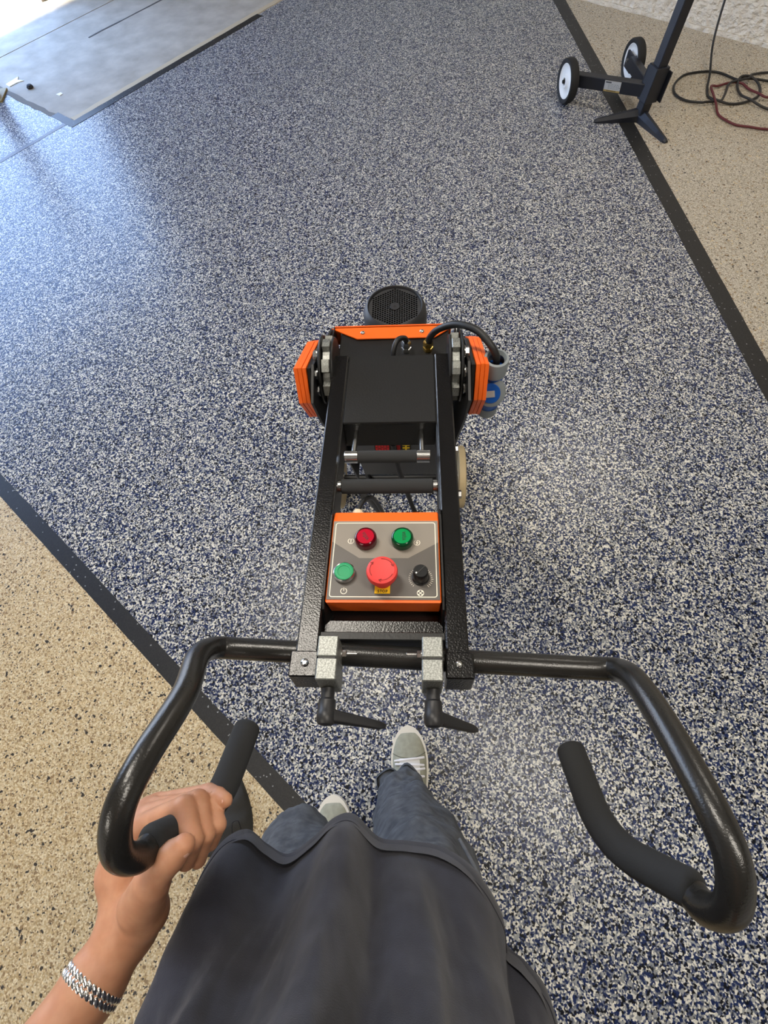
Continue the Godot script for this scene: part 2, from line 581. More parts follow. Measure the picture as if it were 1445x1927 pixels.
func make_materials() -> void:
	var fine := noise_img(512, 0.03, 3, 2)
	var coarse := noise_img(512, 0.012, 5, 4)
	M.powder = mat(c8(17, 16, 16), 0.24)
	relief(M.powder, fine, 0.016, 20.0)
	M.powder_smooth = mat(c8(16, 16, 16), 0.46)
	relief(M.powder_smooth, fine, 0.012, 14.0)
	M.black_plastic = mat(c8(34, 34, 36), 0.45)
	M.fan_plastic = mat(c8(31, 32, 35), 0.5)
	M.tube_paint = mat(c8(36, 35, 33), 0.27)
	relief(M.tube_paint, fine, 0.012, 26.0)
	M.orange = mat(c8(246, 104, 22), 0.45)
	relief(M.orange, fine, 0.006, 14.0)
	M.zinc = mat(Color.WHITE, 0.5, 0.9)
	M.zinc.albedo_texture = tinted(256, 0.09, 8, c8(112, 114, 111), c8(182, 184, 178))
	relief(M.zinc, fine, 0.01, 16.0)
	M.steel = mat(c8(205, 205, 203), 0.25, 1.0)
	M.brass = mat(c8(212, 178, 96), 0.28, 1.0)
	M.foam = mat(c8(44, 45, 46), 0.92)
	relief(M.foam, fine, 0.01, 30.0)
	M.rubber = mat(c8(26, 26, 27), 0.75)
	M.cable = mat(c8(22, 22, 23), 0.5)
	M.tyre = mat(c8(190, 170, 130), 0.55)
	M.white_paint = mat(c8(232, 232, 230), 0.4)
	M.blue_plastic = mat(c8(20, 84, 170), 0.35)
	M.grey_plastic = mat(c8(128, 136, 140), 0.45)
	M.cream_plastic = mat(c8(225, 210, 180), 0.45)
	# flake floors
	var cream := c8(222, 219, 208)
	var light := c8(152, 154, 154)
	var grey := c8(98, 103, 118)
	var navy := c8(27, 42, 84)
	var ink := c8(13, 15, 23)
	M.floor_blue = mat(Color.WHITE, 0.32)
	M.floor_blue.albedo_texture = flakes(2048, 4.3, 11, [[0.25, cream], [0.19, light], [0.16, grey], [0.25, navy], [0.15, ink]], 7.0, 0.18, [[0.3, cream], [0.25, light], [0.2, navy], [0.25, ink]])
	M.floor_blue.heightmap_enabled = true
	M.floor_blue.heightmap_texture = noise_img(1024, 0.035, 21, 2)
	M.floor_blue.heightmap_scale = 0.06
	M.floor_blue.metallic_specular = 0.4
	var t1 := c8(206, 186, 148)
	var t2 := c8(182, 158, 116)
	var t3 := c8(222, 208, 176)
	var t4 := c8(140, 116, 84)
	var t5 := c8(50, 44, 40)
	M.floor_tan = mat(Color.WHITE, 0.5)
	M.floor_tan.albedo_texture = flakes(1024, 4.0, 31, [[0.38, t1], [0.28, t2], [0.24, t3], [0.08, t4], [0.035, t5]], 8.0, 0.05, [[0.4, t4], [0.25, t1], [0.35, t5]])
	M.floor_tan_grey = M.floor_tan.duplicate()
	M.floor_tan_grey.albedo_texture = flakes(1024, 4.0, 35, [[0.38, c8(188, 178, 160)], [0.28, c8(164, 152, 132)], [0.24, c8(206, 198, 182)], [0.08, c8(128, 116, 98)], [0.02, t5]], 8.0, 0.05, [[0.4, t4], [0.35, t1], [0.25, t5]])
	M.floor_tan.heightmap_enabled = true
	M.floor_tan.heightmap_texture = noise_img(512, 0.07, 41, 2)
	M.floor_tan.heightmap_scale = 0.1
	M.strip = mat(Color.WHITE, 0.5)
	M.strip.albedo_texture = flakes(512, 3.0, 45, [[0.5, c8(24, 24, 24)], [0.5, c8(33, 32, 31)]], 4.0, 0.008, [[0.5, light], [0.5, grey]])
	M.strip.uv1_triplanar = true
	M.strip.uv1_scale = Vector3.ONE * 2.0
	M.concrete = mat(Color.WHITE, 0.85)
	M.concrete.albedo_texture = tinted(1024, 0.012, 51, c8(172, 162, 146), c8(208, 198, 182), 8)
	M.concrete.uv1_triplanar = true
	M.concrete.uv1_world_triplanar = true
	M.concrete.uv1_scale = Vector3.ONE * 0.4
	M.crack = mat(c8(92, 88, 84), 0.8)
	M.bare_edge = mat(c8(206, 188, 156), 0.7)
	M.wall_white = mat(Color.WHITE, 0.8)
	M.wall_white.albedo_texture = tinted(512, 0.012, 61, c8(208, 198, 182), c8(240, 232, 216), 5)
	relief(M.wall_white, coarse, 2.0, 4.0)
	M.wall_plain = mat(c8(226, 222, 214), 0.85)
	M.ceiling = mat(c8(92, 90, 88), 0.9)
	M.skin = mat(Color.WHITE, 0.52)
	M.skin.albedo_texture = tinted(256, 0.02, 71, c8(184, 128, 96), c8(208, 154, 121), 4)
	M.skin.uv1_triplanar = true
	M.skin.uv1_scale = Vector3.ONE * 9.0
	M.skin.subsurf_scatter_enabled = true
	M.skin.subsurf_scatter_strength = 0.12
	M.nail = mat(c8(224, 176, 154), 0.3)
	M.hair = mat(c8(40, 30, 24), 0.6)
	M.silver = mat(c8(236, 234, 230), 0.2, 1.0)
	M.shirt = mat(Color.WHITE, 0.95)
	M.shirt.albedo_texture = tinted(512, 0.01, 81, c8(29, 30, 39), c8(48, 49, 60), 6)
	relief(M.shirt, noise_img(512, 0.25, 82, 1), 0.02, 5.0)
	M.shirt.rim_enabled = true
	M.shirt.rim = 0.25
	M.stitch = mat(c8(34, 34, 40), 0.95)
	M.trousers = mat(Color.WHITE, 0.95)
	M.trousers.albedo_texture = tinted(512, 0.012, 91, c8(58, 61, 67), c8(108, 111, 116), 6)
	relief(M.trousers, noise_img(512, 0.25, 92, 1), 0.02, 6.0)
	M.canvas = mat(Color.WHITE, 0.9)
	M.canvas.albedo_texture = tinted(256, 0.03, 95, c8(146, 146, 130), c8(168, 168, 152), 4)
	relief(M.canvas, noise_img(256, 0.25, 96, 1), 0.03, 8.0)
	M.sole = mat(c8(228, 224, 214), 0.6)
	M.lace = mat(c8(238, 236, 238), 0.8)
	M.fabric = mat(c8(54, 53, 51), 0.95)
	relief(M.fabric, noise_img(256, 0.2, 97, 1), 0.05, 8.0)

# ---------------------------------------------------------------- room
const ALPHA := 46.0
func rp(p: float, q: float) -> Vector2:                    # room axes (p to the right wall, q to the doorway) to x, z
	var a := deg_to_rad(ALPHA)
	return Vector2(p * sin(a) - q * cos(a), -(p * cos(a) + q * sin(a)))

func room_poly(p0: float, q0: float, p1: float, q1: float) -> PackedVector2Array:
	return PackedVector2Array([rp(p0, q0), rp(p1, q0), rp(p1, q1), rp(p0, q1)])

func strip_poly(a: Vector2, b: Vector2, w: float, rough := 0.0, seed_ := 1) -> PackedVector2Array:   # a band along a-b with slightly uneven edges
	var d := (b - a).normalized()
	var n := Vector2(-d.y, d.x)
	var out := PackedVector2Array()
	rng.seed = seed_
	var steps: int = max(2, int((b - a).length() / 0.06)) if rough > 0.0 else 1
	for k in steps + 1:
		out.append(a.lerp(b, float(k) / steps) + n * (w * 0.5 + rng.randf_range(-rough, rough)))
	for k in range(steps, -1, -1):
		out.append(a.lerp(b, float(k) / steps) - n * (w * 0.5 + rng.randf_range(-rough, rough)))
	return out

const P0 := -3.6
const P1 := 4.25
const Q0 := -3.4
const Q1 := 5.36
const H := 3.0

func wall_box(p0: float, q0: float, p1: float, q1: float, y0: float, y1: float) -> ArrayMesh:
	return slab(room_poly(p0, q0, p1, q1), y0, y1, 0.5)

func build_room() -> void:
	var uvb := 1.0 / 1.9
	var room := room_poly(P0, Q0, P1, Q1)
	# the left strip of tape, its centre line and the tan floor beyond it
	var la := Vector2(-1.449, -1.162)
	var ld := (Vector2(-0.33, 0.07) - la).normalized()
	var ln := Vector2(-ld.y, ld.x)                          # towards the tan floor
	if ln.x > 0:
		ln = -ln
	var lc := la + ln * 0.027
	var l0 := lc - ld * 3.1
	var l1 := lc + ld * 4.6
	var tan_left_half := PackedVector2Array([lc - ld * 8, lc + ld * 8, lc + ld * 8 + ln * 8, lc - ld * 8 + ln * 8])
	# the right strip
	var r0 := Vector2(1.598, -4.47)
	var r1 := Vector2(1.518, -1.2)
	var rd := (r1 - r0).normalized()
	var r2 := r0 + rd * 7.0
	var tan_right_half := PackedVector2Array([r0 - rd * 4, r0 + rd * 12, r0 + rd * 12 + Vector2(8, 0), r0 - rd * 4 + Vector2(8, 0)])
	var bay := room_poly(1.38, 3.68, P1 + 1.0, Q1 + 1.0)
	var pick := func(list: Array) -> PackedVector2Array:
		var best: PackedVector2Array = list[0]
		for c in list:
			if c.size() > 2 and absf(area(c)) > absf(area(best)):
				best = c
		return best
	var tan_left: PackedVector2Array = pick.call(Geometry2D.intersect_polygons(room, tan_left_half))
	var blue: PackedVector2Array = pick.call(Geometry2D.clip_polygons(room, tan_left_half))
	var tan_right: PackedVector2Array = pick.call(Geometry2D.intersect_polygons(blue, tan_right_half))
	blue = pick.call(Geometry2D.clip_polygons(blue, tan_right_half))
	blue = pick.call(Geometry2D.clip_polygons(blue, bay))
	tan_right = pick.call(Geometry2D.clip_polygons(tan_right, bay))
	struct("floor", slab(blue, -0.08, 0.0, uvb), M.floor_blue)
	struct("floor", slab(tan_left, -0.08, 0.0, 1.15), M.floor_tan)
	struct("floor", slab(tan_right, -0.08, 0.0, 1.1), M.floor_tan_grey)
	struct("floor", slab(room_poly(1.38, 3.68, P1, 4.822), -0.08, -0.002, 0.4), M.concrete)
	struct("floor", slab(room_poly(P0, 4.832, P1, Q1), -0.08, -0.002, 0.4) if false else slab(room_poly(1.38, 4.832, P1, Q1 + 0.02), -0.08, -0.002, 0.4), M.concrete)
	struct("floor", slab(room_poly(-14.0, Q1 + 0.03, 16.0, 22.0), -0.12, -0.012, 0.4), mat(c8(196, 192, 184), 0.8))
	struct("floor", slab(room_poly(1.3, 3.7, P1, Q1), -0.12, -0.014, 0.4), M.crack)
	# tape and seams
	struct("trim_1", slab(strip_poly(l0, l1, 0.054, 0.0006, 5), 0.0, 0.0012, 1.0), M.strip)
	struct("trim_2", slab(strip_poly(r0 - rd * 0.05, r2, 0.078, 0.0008, 6), 0.0, 0.0012, 1.0), M.strip)
	struct("trim_3", slab(strip_poly(rp(1.375, 3.668), rp(2.98, 3.668), 0.052, 0.0012, 7), 0.0, 0.0016, 1.0), M.strip)
	struct("trim_4", slab(strip_poly(rp(1.40, 3.66), rp(1.40, 3.86), 0.05, 0.002, 8), 0.0, 0.0014, 1.0), M.strip)
	struct("trim_5", slab(strip_poly(rp(1.385, 3.86), rp(1.36, Q1), 0.035, 0.006, 9), -0.002, 0.0012, 1.0), mat(c8(120, 112, 100), 0.8))
	struct("trim_6", slab(strip_poly(rp(1.43, 3.715), rp(P1, 3.715), 0.042, 0.004, 10), -0.003, 0.0012, 1.0), M.bare_edge)
	struct("trim_7", slab(strip_poly(rp(1.38, 3.715), rp(P0, 3.70), 0.03, 0.003, 11), 0.0, 0.0008, 1.0), mat(c8(112, 114, 122), 0.5))
	struct("trim_8", slab(strip_poly(rp(2.12, 4.505), rp(P1, 4.47), 0.014, 0.003, 12), -0.003, -0.0005, 1.0), M.crack)
	# walls, doorway, ceiling
	struct("wall_right", wall_box(P1, Q0 - 0.2, P1 + 0.2, Q1 + 0.2, -0.12, H + 0.2), M.wall_white)
	struct("wall_left", wall_box(P0 - 0.2, Q0 - 0.2, P0, Q1 + 0.2, -0.12, H + 0.2), M.wall_plain)
	struct("wall_back", wall_box(P0 - 0.2, Q0 - 0.2, P1 + 0.2, Q0, -0.12, H + 0.2), M.wall_plain)
	var jamb := 2.36
	struct("wall_front", wall_box(jamb, Q1, P1, Q1 + 0.2, -0.02, H), M.wall_plain)
	struct("wall_front", wall_box(P0, Q1, -1.6, Q1 + 0.2, -0.02, H), M.wall_plain)
	struct("wall_front", wall_box(-1.6, Q1, jamb, Q1 + 0.2, 2.4, H), M.wall_plain)
	struct("ceiling", wall_box(P0 - 0.2, Q0 - 0.2, P1 + 0.2, Q1 + 0.2, H, H + 0.15), M.ceiling)
	struct("trim_9", wall_box(2.27, Q1 - 0.06, 2.37, Q1 + 0.04, 0.0, 2.4), mat(c8(120, 116, 112), 0.6))
	# uneven plaster foot of the right wall
	struct("baseboard_right", slab(strip_poly(rp(P1, -1.2), rp(P1, 2.4), 0.016, 0.007, 77), -0.01, 0.022, 1.0), M.wall_white)

func area(p: PackedVector2Array) -> float:
	var s := 0.0
	for i in p.size():
		s += p[i].cross(p[(i + 1) % p.size()])
	return s * 0.5

func ceiling_light(p: float, q: float, energy: float, label: String) -> void:
	var c := rp(p, q)
	var t := thing("ceiling_light", label, "ceiling light", Vector3(c.x, H - 0.06, c.y), deg_to_rad(180 - ALPHA), "workshop ceiling lights")
	obj("housing", box(Vector3(1.2, 0.05, 0.32), 0.006), M.white_paint, t, T(0, 0.035, 0))
	var em := mat(c8(255, 250, 240), 0.6)
	em.emission_enabled = true
	em.emission = Color(1.0, 0.97, 0.93)
	em.emission_energy_multiplier = 2.0
	obj("diffuser", box(Vector3(1.14, 0.012, 0.26), 0.004), em, t, T(0, 0.004, 0))
	var a := AreaLight3D.new()
	a.name = "light"
	a.area_size = Vector2(1.14, 0.26)
	a.light_color = Color(1.0, 0.965, 0.91)
	a.light_energy = energy
	a.area_range = 20.0
	a.shadow_enabled = true
	a.transform = TR(Vector3(0, -0.006, 0), -90)
	t.add_child(a, true)

# ---------------------------------------------------------------- the grinder
const TILT := 8.144
const H0 := 1.0132
var FR := Transform3D(Basis(Vector3.RIGHT, deg_to_rad(-TILT)), Vector3(0, H0, 0))       # handle frame: x across, y above the rails, -z along them

func fr(l: float, s: float, a := 0.0, rx := 0.0, ry := 0.0, rz := 0.0) -> Transform3D:
	return FR * TR(Vector3(l, a, -s), rx, ry, rz)

func put(img: Image, x: int, y: int, c: Color) -> void:
	if x >= 0 and y >= 0 and x < img.get_width() and y < img.get_height():
		img.set_pixel(x, y, img.get_pixel(x, y).lerp(c, c.a))

func img_ring(img: Image, cx: float, cy: float, r0: float, r1: float, c: Color, gap_from := 400.0, gap_to := 400.0) -> void:
	for y in range(int(cy - r1) - 1, int(cy + r1) + 2):
		for x in range(int(cx - r1) - 1, int(cx + r1) + 2):
			var d := Vector2(x + 0.5 - cx, y + 0.5 - cy)
			var l := d.length()
			var cov := clampf(r1 - l + 0.5, 0, 1) * clampf(l - r0 + 0.5, 0, 1)
			if cov > 0.0:
				var a := fposmod(rad_to_deg(atan2(-d.y, d.x)), 360.0)
				if a > gap_from and a < gap_to:
					continue
				put(img, x, y, Color(c.r, c.g, c.b, cov))

func img_line(img: Image, a: Vector2, b: Vector2, w: float, c: Color) -> void:
	var lo := a.min(b) - Vector2(w, w)
	var hi := a.max(b) + Vector2(w, w)
	for y in range(int(lo.y) - 1, int(hi.y) + 2):
		for x in range(int(lo.x) - 1, int(hi.x) + 2):
			var p := Vector2(x + 0.5, y + 0.5)
			var q := Geometry2D.get_closest_point_to_segment(p, a, b)
			var cov := clampf(w * 0.5 - p.distance_to(q) + 0.5, 0, 1)
			if cov > 0.0:
				put(img, x, y, Color(c.r, c.g, c.b, cov))

func panel_print() -> ImageTexture:
	# the printed face: 138 mm by 113 mm at 6 px per mm
	var W := 828
	var Hh := 678
	var img := Image.create(W, Hh, false, Image.FORMAT_RGB8)
	var low := c8(92, 87, 82)
	var high := c8(138, 130, 119)
	var white := c8(236, 228, 210)
	img.fill(low)
	var px := func(l: float, s: float) -> Vector2:
		return Vector2((l + 0.069) * 6000.0, (0.205 - s) * 6000.0)
	var bound := [px.call(-0.069, 0.1735), px.call(-0.0322, 0.149), px.call(0.0305, 0.149), px.call(0.069, 0.172)]
	for x in W:
		var yb := 0.0
		for i in 3:
			var a: Vector2 = bound[i]
			var b: Vector2 = bound[i + 1]
			if x >= a.x - 1 and x <= b.x + 1:
				yb = lerpf(a.y, b.y, clampf((x - a.x) / (b.x - a.x), 0, 1))
		img.fill_rect(Rect2i(x, 0, 1, int(yb)), high)
	var n := FastNoiseLite.new()
	n.seed = 4
	n.frequency = 0.3
	for y in Hh:
		for x in W:
			var k := 1.0 + 0.06 * n.get_noise_2d(x, y)
			var c := img.get_pixel(x, y)
			img.set_pixel(x, y, Color(c.r * k, c.g * k, c.b * k))
	# the white frame line
	var a0 := Vector2(20, 18)
	var a1 := Vector2(W - 22, Hh - 22)
	var r := 18.0
	img_line(img, Vector2(a0.x + r, a0.y), Vector2(a1.x - r, a0.y), 7, white)
	img_line(img, Vector2(a0.x + r, a1.y), Vector2(a1.x - r, a1.y), 7, white)
	img_line(img, Vector2(a0.x, a0.y + r), Vector2(a0.x, a1.y - r), 7, white)
	img_line(img, Vector2(a1.x, a0.y + r), Vector2(a1.x, a1.y - r), 7, white)
	for c in [[a0.x + r, a0.y + r, 90, 180], [a1.x - r, a0.y + r, 0, 90], [a0.x + r, a1.y - r, 180, 270], [a1.x - r, a1.y - r, 270, 360]]:
		for k in 49:
			var t0 := deg_to_rad(lerpf(c[2], c[3], k / 48.0))
			put(img, int(c[0] + r * cos(t0)), int(c[1] - r * sin(t0)), white)
			for w in [-3, -2, -1, 1, 2, 3]:
				put(img, int(c[0] + (r + w) * cos(t0)), int(c[1] - (r + w) * sin(t0)), white)
	# icons
	var i1: Vector2 = px.call(-0.0442, 0.1743)
	img_ring(img, i1.x, i1.y, 20, 25, white, 65, 115)
	img_ring(img, i1.x, i1.y, 20, 25, white, 0, 180)
	img_line(img, i1 + Vector2(0, -18), i1 + Vector2(0, 6), 6, white)
	img_line(img, i1 + Vector2(0, 13), i1 + Vector2(0, 14), 6, white)
	var i2: Vector2 = px.call(0.0416, 0.1716)
	img_ring(img, i2.x, i2.y, 20, 25, white, 60, 120)
	img_line(img, i2 + Vector2(5, -20), i2 + Vector2(-8, 3), 5, white)
	img_line(img, i2 + Vector2(-8, 2), i2 + Vector2(8, -2), 5, white)
	img_line(img, i2 + Vector2(8, -2), i2 + Vector2(-5, 18), 5, white)
	var i3: Vector2 = px.call(-0.0485, 0.1033)
	img_ring(img, i3.x, i3.y, 20, 25, white, 65, 115)
	img_line(img, i3 + Vector2(0, -26), i3 + Vector2(0, -2), 5, white)
	var i4: Vector2 = px.call(0.0454, 0.101)
	img_ring(img, i4.x, i4.y, 0, 26, white)
	for k in 4:
		var o := Vector2(14, 0).rotated(k * PI / 2)
		img_ring(img, i4.x + o.x, i4.y + o.y, 0, 8, low)
	var kc: Vector2 = px.call(0.0457, 0.1212)
	for k in 27:
		var t := deg_to_rad(lerpf(-50, 230, k / 26.0))
		if t > deg_to_rad(62) and t < deg_to_rad(118):
			continue
		var d := Vector2(cos(t), -sin(t))
		img_line(img, kc + d * 78, kc + d * (88 + (6 if k < 5 else 0)), 4 if k < 5 else 3, white)
	return ImageTexture.create_from_image(img)

func warning_print() -> ImageTexture:
	var img := Image.create(256, 96, false, Image.FORMAT_RGB8)
	img.fill(c8(24, 22, 22))
	var red := c8(186, 22, 26)
	var yel := c8(226, 190, 30)
	for k in 5:
		img.fill_rect(Rect2i(6 + k * 20, 16, 16, 62), red)
		img.fill_rect(Rect2i(10 + k * 20, 34 + (k % 2) * 10, 8, 8), c8(60, 14, 16))
	img.fill_rect(Rect2i(140, 16, 40, 62), red)
	for k in 3:
		img.fill_rect(Rect2i(196, 12 + k * 26, 50, 14), yel)
	img.fill_rect(Rect2i(214, 26, 12, 40), yel)
	return ImageTexture.create_from_image(img)

func flat_quad(w: float, h: float, thick: float) -> ArrayMesh:     # a thin plate facing +y; uv over the top, x right, -z up
	var st := begin()
	add_box(st, Vector3(w, thick, h), T(0, -thick * 0.5 - 0.0001, 0), thick * 0.3)
	var a := Vector3(-w * 0.5, 0.00005, -h * 0.5)
	var b := Vector3(w * 0.5, 0.00005, -h * 0.5)
	var c := Vector3(w * 0.5, 0.00005, h * 0.5)
	var d := Vector3(-w * 0.5, 0.00005, h * 0.5)
	quad(st, a, b, c, d, Vector3.UP, [Vector2(0, 0), Vector2(1, 0), Vector2(1, 1), Vector2(0, 1)])
	return st.commit()

func text_mesh(s: String, size: float, depth: float) -> TextMesh:
	var f := SystemFont.new()
	f.font_names = PackedStringArray(["Droid Sans"])
	f.font_weight = 700
	var t := TextMesh.new()
	t.font = f
	t.text = s
	t.font_size = 32
	t.pixel_size = size / 32.0
	t.depth = depth
	t.curve_step = 2.0
	return t

func build_control_box(m: Node3D) -> void:
	# the box's own frame: origin on the face at the middle of the frame, 149 mm along the rails
	var st := begin()
	# front profile in (along, above), extruded across: sloped far edge, deep near wall
	var prof := PackedVector2Array([Vector2(-0.0605, 0.0), Vector2(0.0575, 0.0), Vector2(0.0745, -0.006), Vector2(0.070, -0.046), Vector2(-0.052, -0.046)])
	add_prism(st, prof, -0.0705, 0.0705, Transform3D(Basis(Vector3(0, 0, -1), Vector3(0, 1, 0), Vector3(1, 0, 0)), Vector3.ZERO), 0.0015)
	var b := obj("control_box", st.commit(), M.orange, m, fr(0, 0.149, 0.005))
	var face := mat(Color.WHITE, 0.42)
	face.albedo_texture = panel_print()
	obj("face_plate", flat_quad(0.138, 0.113, 0.0008), face, b, T(0, 0.001, 0.149 - 0.1485), "grey printed face plate with white symbols")
	var at := func(l: float, s: float, y := 0.0012) -> Vector3:
		return Vector3(l, y, 0.149 - s)
	# pilot lamps
	for k in 2:
		var c: Color = [c8(150, 8, 34), c8(8, 118, 62)][k]
		var glass := mat(c * Color(0.5, 0.5, 0.5), 0.12)
		var lamp := obj("pilot_lamp", lathe([Vector2(0.0130, 0), Vector2(0.0142, 0.001), Vector2(0.0142, 0.0105), Vector2(0.0134, 0.0124), Vector2(0.0118, 0.0132), Vector2(0.0113, 0.0126), Vector2(0, 0.0126)], 36), glass, b, TR(at.call([-0.0242, 0.0229][k], 0.1738)), ["dark red pilot lamp", "dark green pilot lamp"][k])
		var lens := mat(c * Color(1.15, 1.15, 1.15), 0.2)
		lens.emission_enabled = true
		lens.emission = c
		lens.emission_energy_multiplier = 0.12
		obj("lens", cyl(0.0110, 0.0008, 0.0003, 32), lens, lamp, T(0, 0.0124, 0))
		var txt := text_mesh("YIJIA", 0.0056, 0.0002)
		obj("lettering", txt, mat(c8([70, 4][k], [4, 44][k], [16, 24][k]), 0.4), lamp, TR(Vector3([0.0, 0.0022][k], 0.0133, 0), -90, [-58.0, 90.0][k], 0))
	# green push button in a chrome ring
	var pb := obj("push_button", lathe([Vector2(0.0128, 0), Vector2(0.0135, 0.001), Vector2(0.0135, 0.0075), Vector2(0.0122, 0.0088), Vector2(0.0115, 0.0084)], 36), M.steel, b, TR(at.call(-0.0488, 0.1258)), "green push button in a chrome ring")
	obj("cap", lathe([Vector2(0.0116, 0), Vector2(0.0116, 0.0092), Vector2(0.0104, 0.0098), Vector2(0.0078, 0.0096), Vector2(0.0074, 0.0088), Vector2(0, 0.0089)], 36), mat(c8(26, 150, 96), 0.5), pb)
	# emergency stop
	var es := obj("emergency_stop", lathe([Vector2(0.0115, 0), Vector2(0.0115, 0.014), Vector2(0.0160, 0.0165), Vector2(0.0187, 0.0205), Vector2(0.0190, 0.0250), Vector2(0.0180, 0.0286), Vector2(0.0150, 0.0302), Vector2(0.0138, 0.0298), Vector2(0, 0.0302)], 44), mat(c8(222, 62, 58), 0.55), b, TR(at.call(-0.0005, 0.1175)), "red mushroom emergency stop")
	var ar := mat(c8(150, 40, 36), 0.6)
	for k in 3:
		var pts := PackedVector3Array()
		var a0 := 95.0 + 120.0 * k
		for i in 13:
			var a := deg_to_rad(a0 - 78.0 * i / 12.0)
			pts.append(Vector3(cos(a) * 0.0142, 0.0301, -sin(a) * 0.0142))
		var sa := begin()
		add_tube(sa, pts, 0.00045, 6)
		var ae := deg_to_rad(a0 - 78.0)
		var tip := Vector3(cos(ae) * 0.0142, 0.0302, -sin(ae) * 0.0142)
		var tg := Vector3(sin(ae), 0, cos(ae))
		var rr := Vector3(cos(ae), 0, -sin(ae))
		add_tube(sa, PackedVector3Array([tip, tip - tg * 0.003 + rr * 0.0018]), 0.00045, 6)
		add_tube(sa, PackedVector3Array([tip, tip - tg * 0.003 - rr * 0.0018]), 0.00045, 6)
		obj("arrow", sa.commit(), ar, es)
	var tagp := obj("stop_tag", box(Vector3(0.0190, 0.0012, 0.0210), 0.0004), mat(c8(240, 186, 20), 0.45), b, TR(at.call(-0.0010, 0.1100, 0.0022)), "yellow STOP tag")
	obj("lettering", text_mesh("STOP", 0.0052, 0.0003), mat(c8(40, 34, 14), 0.6), tagp, TR(Vector3(0.0004, 0.0008, 0.0078), -90))
	# speed dial
	var dk := begin()
	var prof2 := []
	for q in [[0.0108, 0.0], [0.0108, 0.003], [0.0098, 0.004], [0.0090, 0.0185], [0.0082, 0.0195], [0.0, 0.0195]]:
		prof2.append(Vector2(q[0], q[1]))
	add_lathe(dk, prof2, 20, Transform3D.IDENTITY, true)
	var dial := obj("speed_dial", dk.commit(), mat(c8(22, 22, 23), 0.3), b, TR(at.call(0.0457, 0.1212)), "black ribbed speed dial")
	obj("pointer", box(Vector3(0.0008, 0.0006, 0.014), 0.0002), mat(c8(60, 58, 54), 0.4), dial, TR(Vector3(0.0005, 0.0196, -0.0015), 0, -45))
	obj("dot", cyl(0.0011, 0.0005, 0.0001, 12), M.white_paint, dial, T(-0.0052, 0.0194, 0.0028))
	# cream cable gland behind the box
	var g := obj("cable_gland", lathe([Vector2(0, 0), Vector2(0.007, 0), Vector2(0.008, 0.002), Vector2(0.008, 0.012), Vector2(0.006, 0.016), Vector2(0.004, 0.016)], 12, true), M.cream_plastic, b, TR(Vector3(-0.0405, -0.020, -0.070), -84), "cream cable gland")
	var cab := PackedVector3Array(spline([Vector3(0, 0.010, 0), Vector3(0.002, 0.022, 0.0), Vector3(0.008, 0.038, -0.008), Vector3(0.018, 0.062, -0.05), Vector3(0.03, 0.10, -0.20)], 8))
	obj("control_cable", tube(cab, 0.0034, 10), M.cable, g)

func build_handlebar(m: Node3D) -> void:
	var hb := obj("handlebar", bar_mesh(), M.tube_paint, m, TR(Vector3(0.0335, 0, -0.0255), 0, -2.4))
	for s: float in [-1.0, 1.0]:
		var path := fillet([Vector3(s * 0.2365 + 0.008, 1.063, 0.1885), Vector3(s * 0.203, 0.985, 0.170), Vector3(s * 0.192 - 0.004, 0.944, 0.086)], [0.045], 14)
		obj("foam_grip", tube(path, 0.0158, 24, false, 0.007), M.foam, hb, Transform3D.IDENTITY, "matte black foam grip")

func bar_mesh() -> ArrayMesh:
	# right half: straight bar, bend up, leg rising towards the user, hairpin down into the grip
	var half := [Vector3(0, 0.994, 0), Vector3(0.10, 0.994, 0), Vector3(0.205, 0.994, 0), Vector3(0.230, 1.008, 0.003), Vector3(0.232, 1.045, 0.020), Vector3(0.229, 1.083, 0.062), Vector3(0.236, 1.122, 0.122), Vector3(0.2415, 1.130, 0.160), Vector3(0.243, 1.112, 0.190), Vector3(0.2395, 1.080, 0.1985), Vector3(0.2365, 1.058, 0.188)]
	var pts := []
	for i in range(half.size() - 1, 0, -1):
		pts.append(Vector3(-half[i].x + (0.008 if i > 4 else 0.0), half[i].y, half[i].z))
	for i in half.size():
		pts.append(Vector3(half[i].x + (0.008 if i > 4 else 0.0), half[i].y, half[i].z))
	return tube(spline(pts, 8), 0.0131, 28)

func gear_plate(r: float, n: int) -> PackedVector2Array:      # a plate edge with broad notches
	var out := PackedVector2Array()
	for k in n:
		var a0 := TAU * (k + 0.06) / n
		var a1 := TAU * (k + 0.52) / n
		var a2 := TAU * (k + 0.58) / n
		var a3 := TAU * (k + 0.98) / n
		for t in [0.0, 0.5, 1.0]:
			var a := lerpf(a0, a1, t)
			out.append(Vector2(cos(a), sin(a)) * r)
		for t in [0.0, 0.5, 1.0]:
			var a := lerpf(a2, a3, t)
			out.append(Vector2(cos(a), sin(a)) * r * 0.82)
	return out

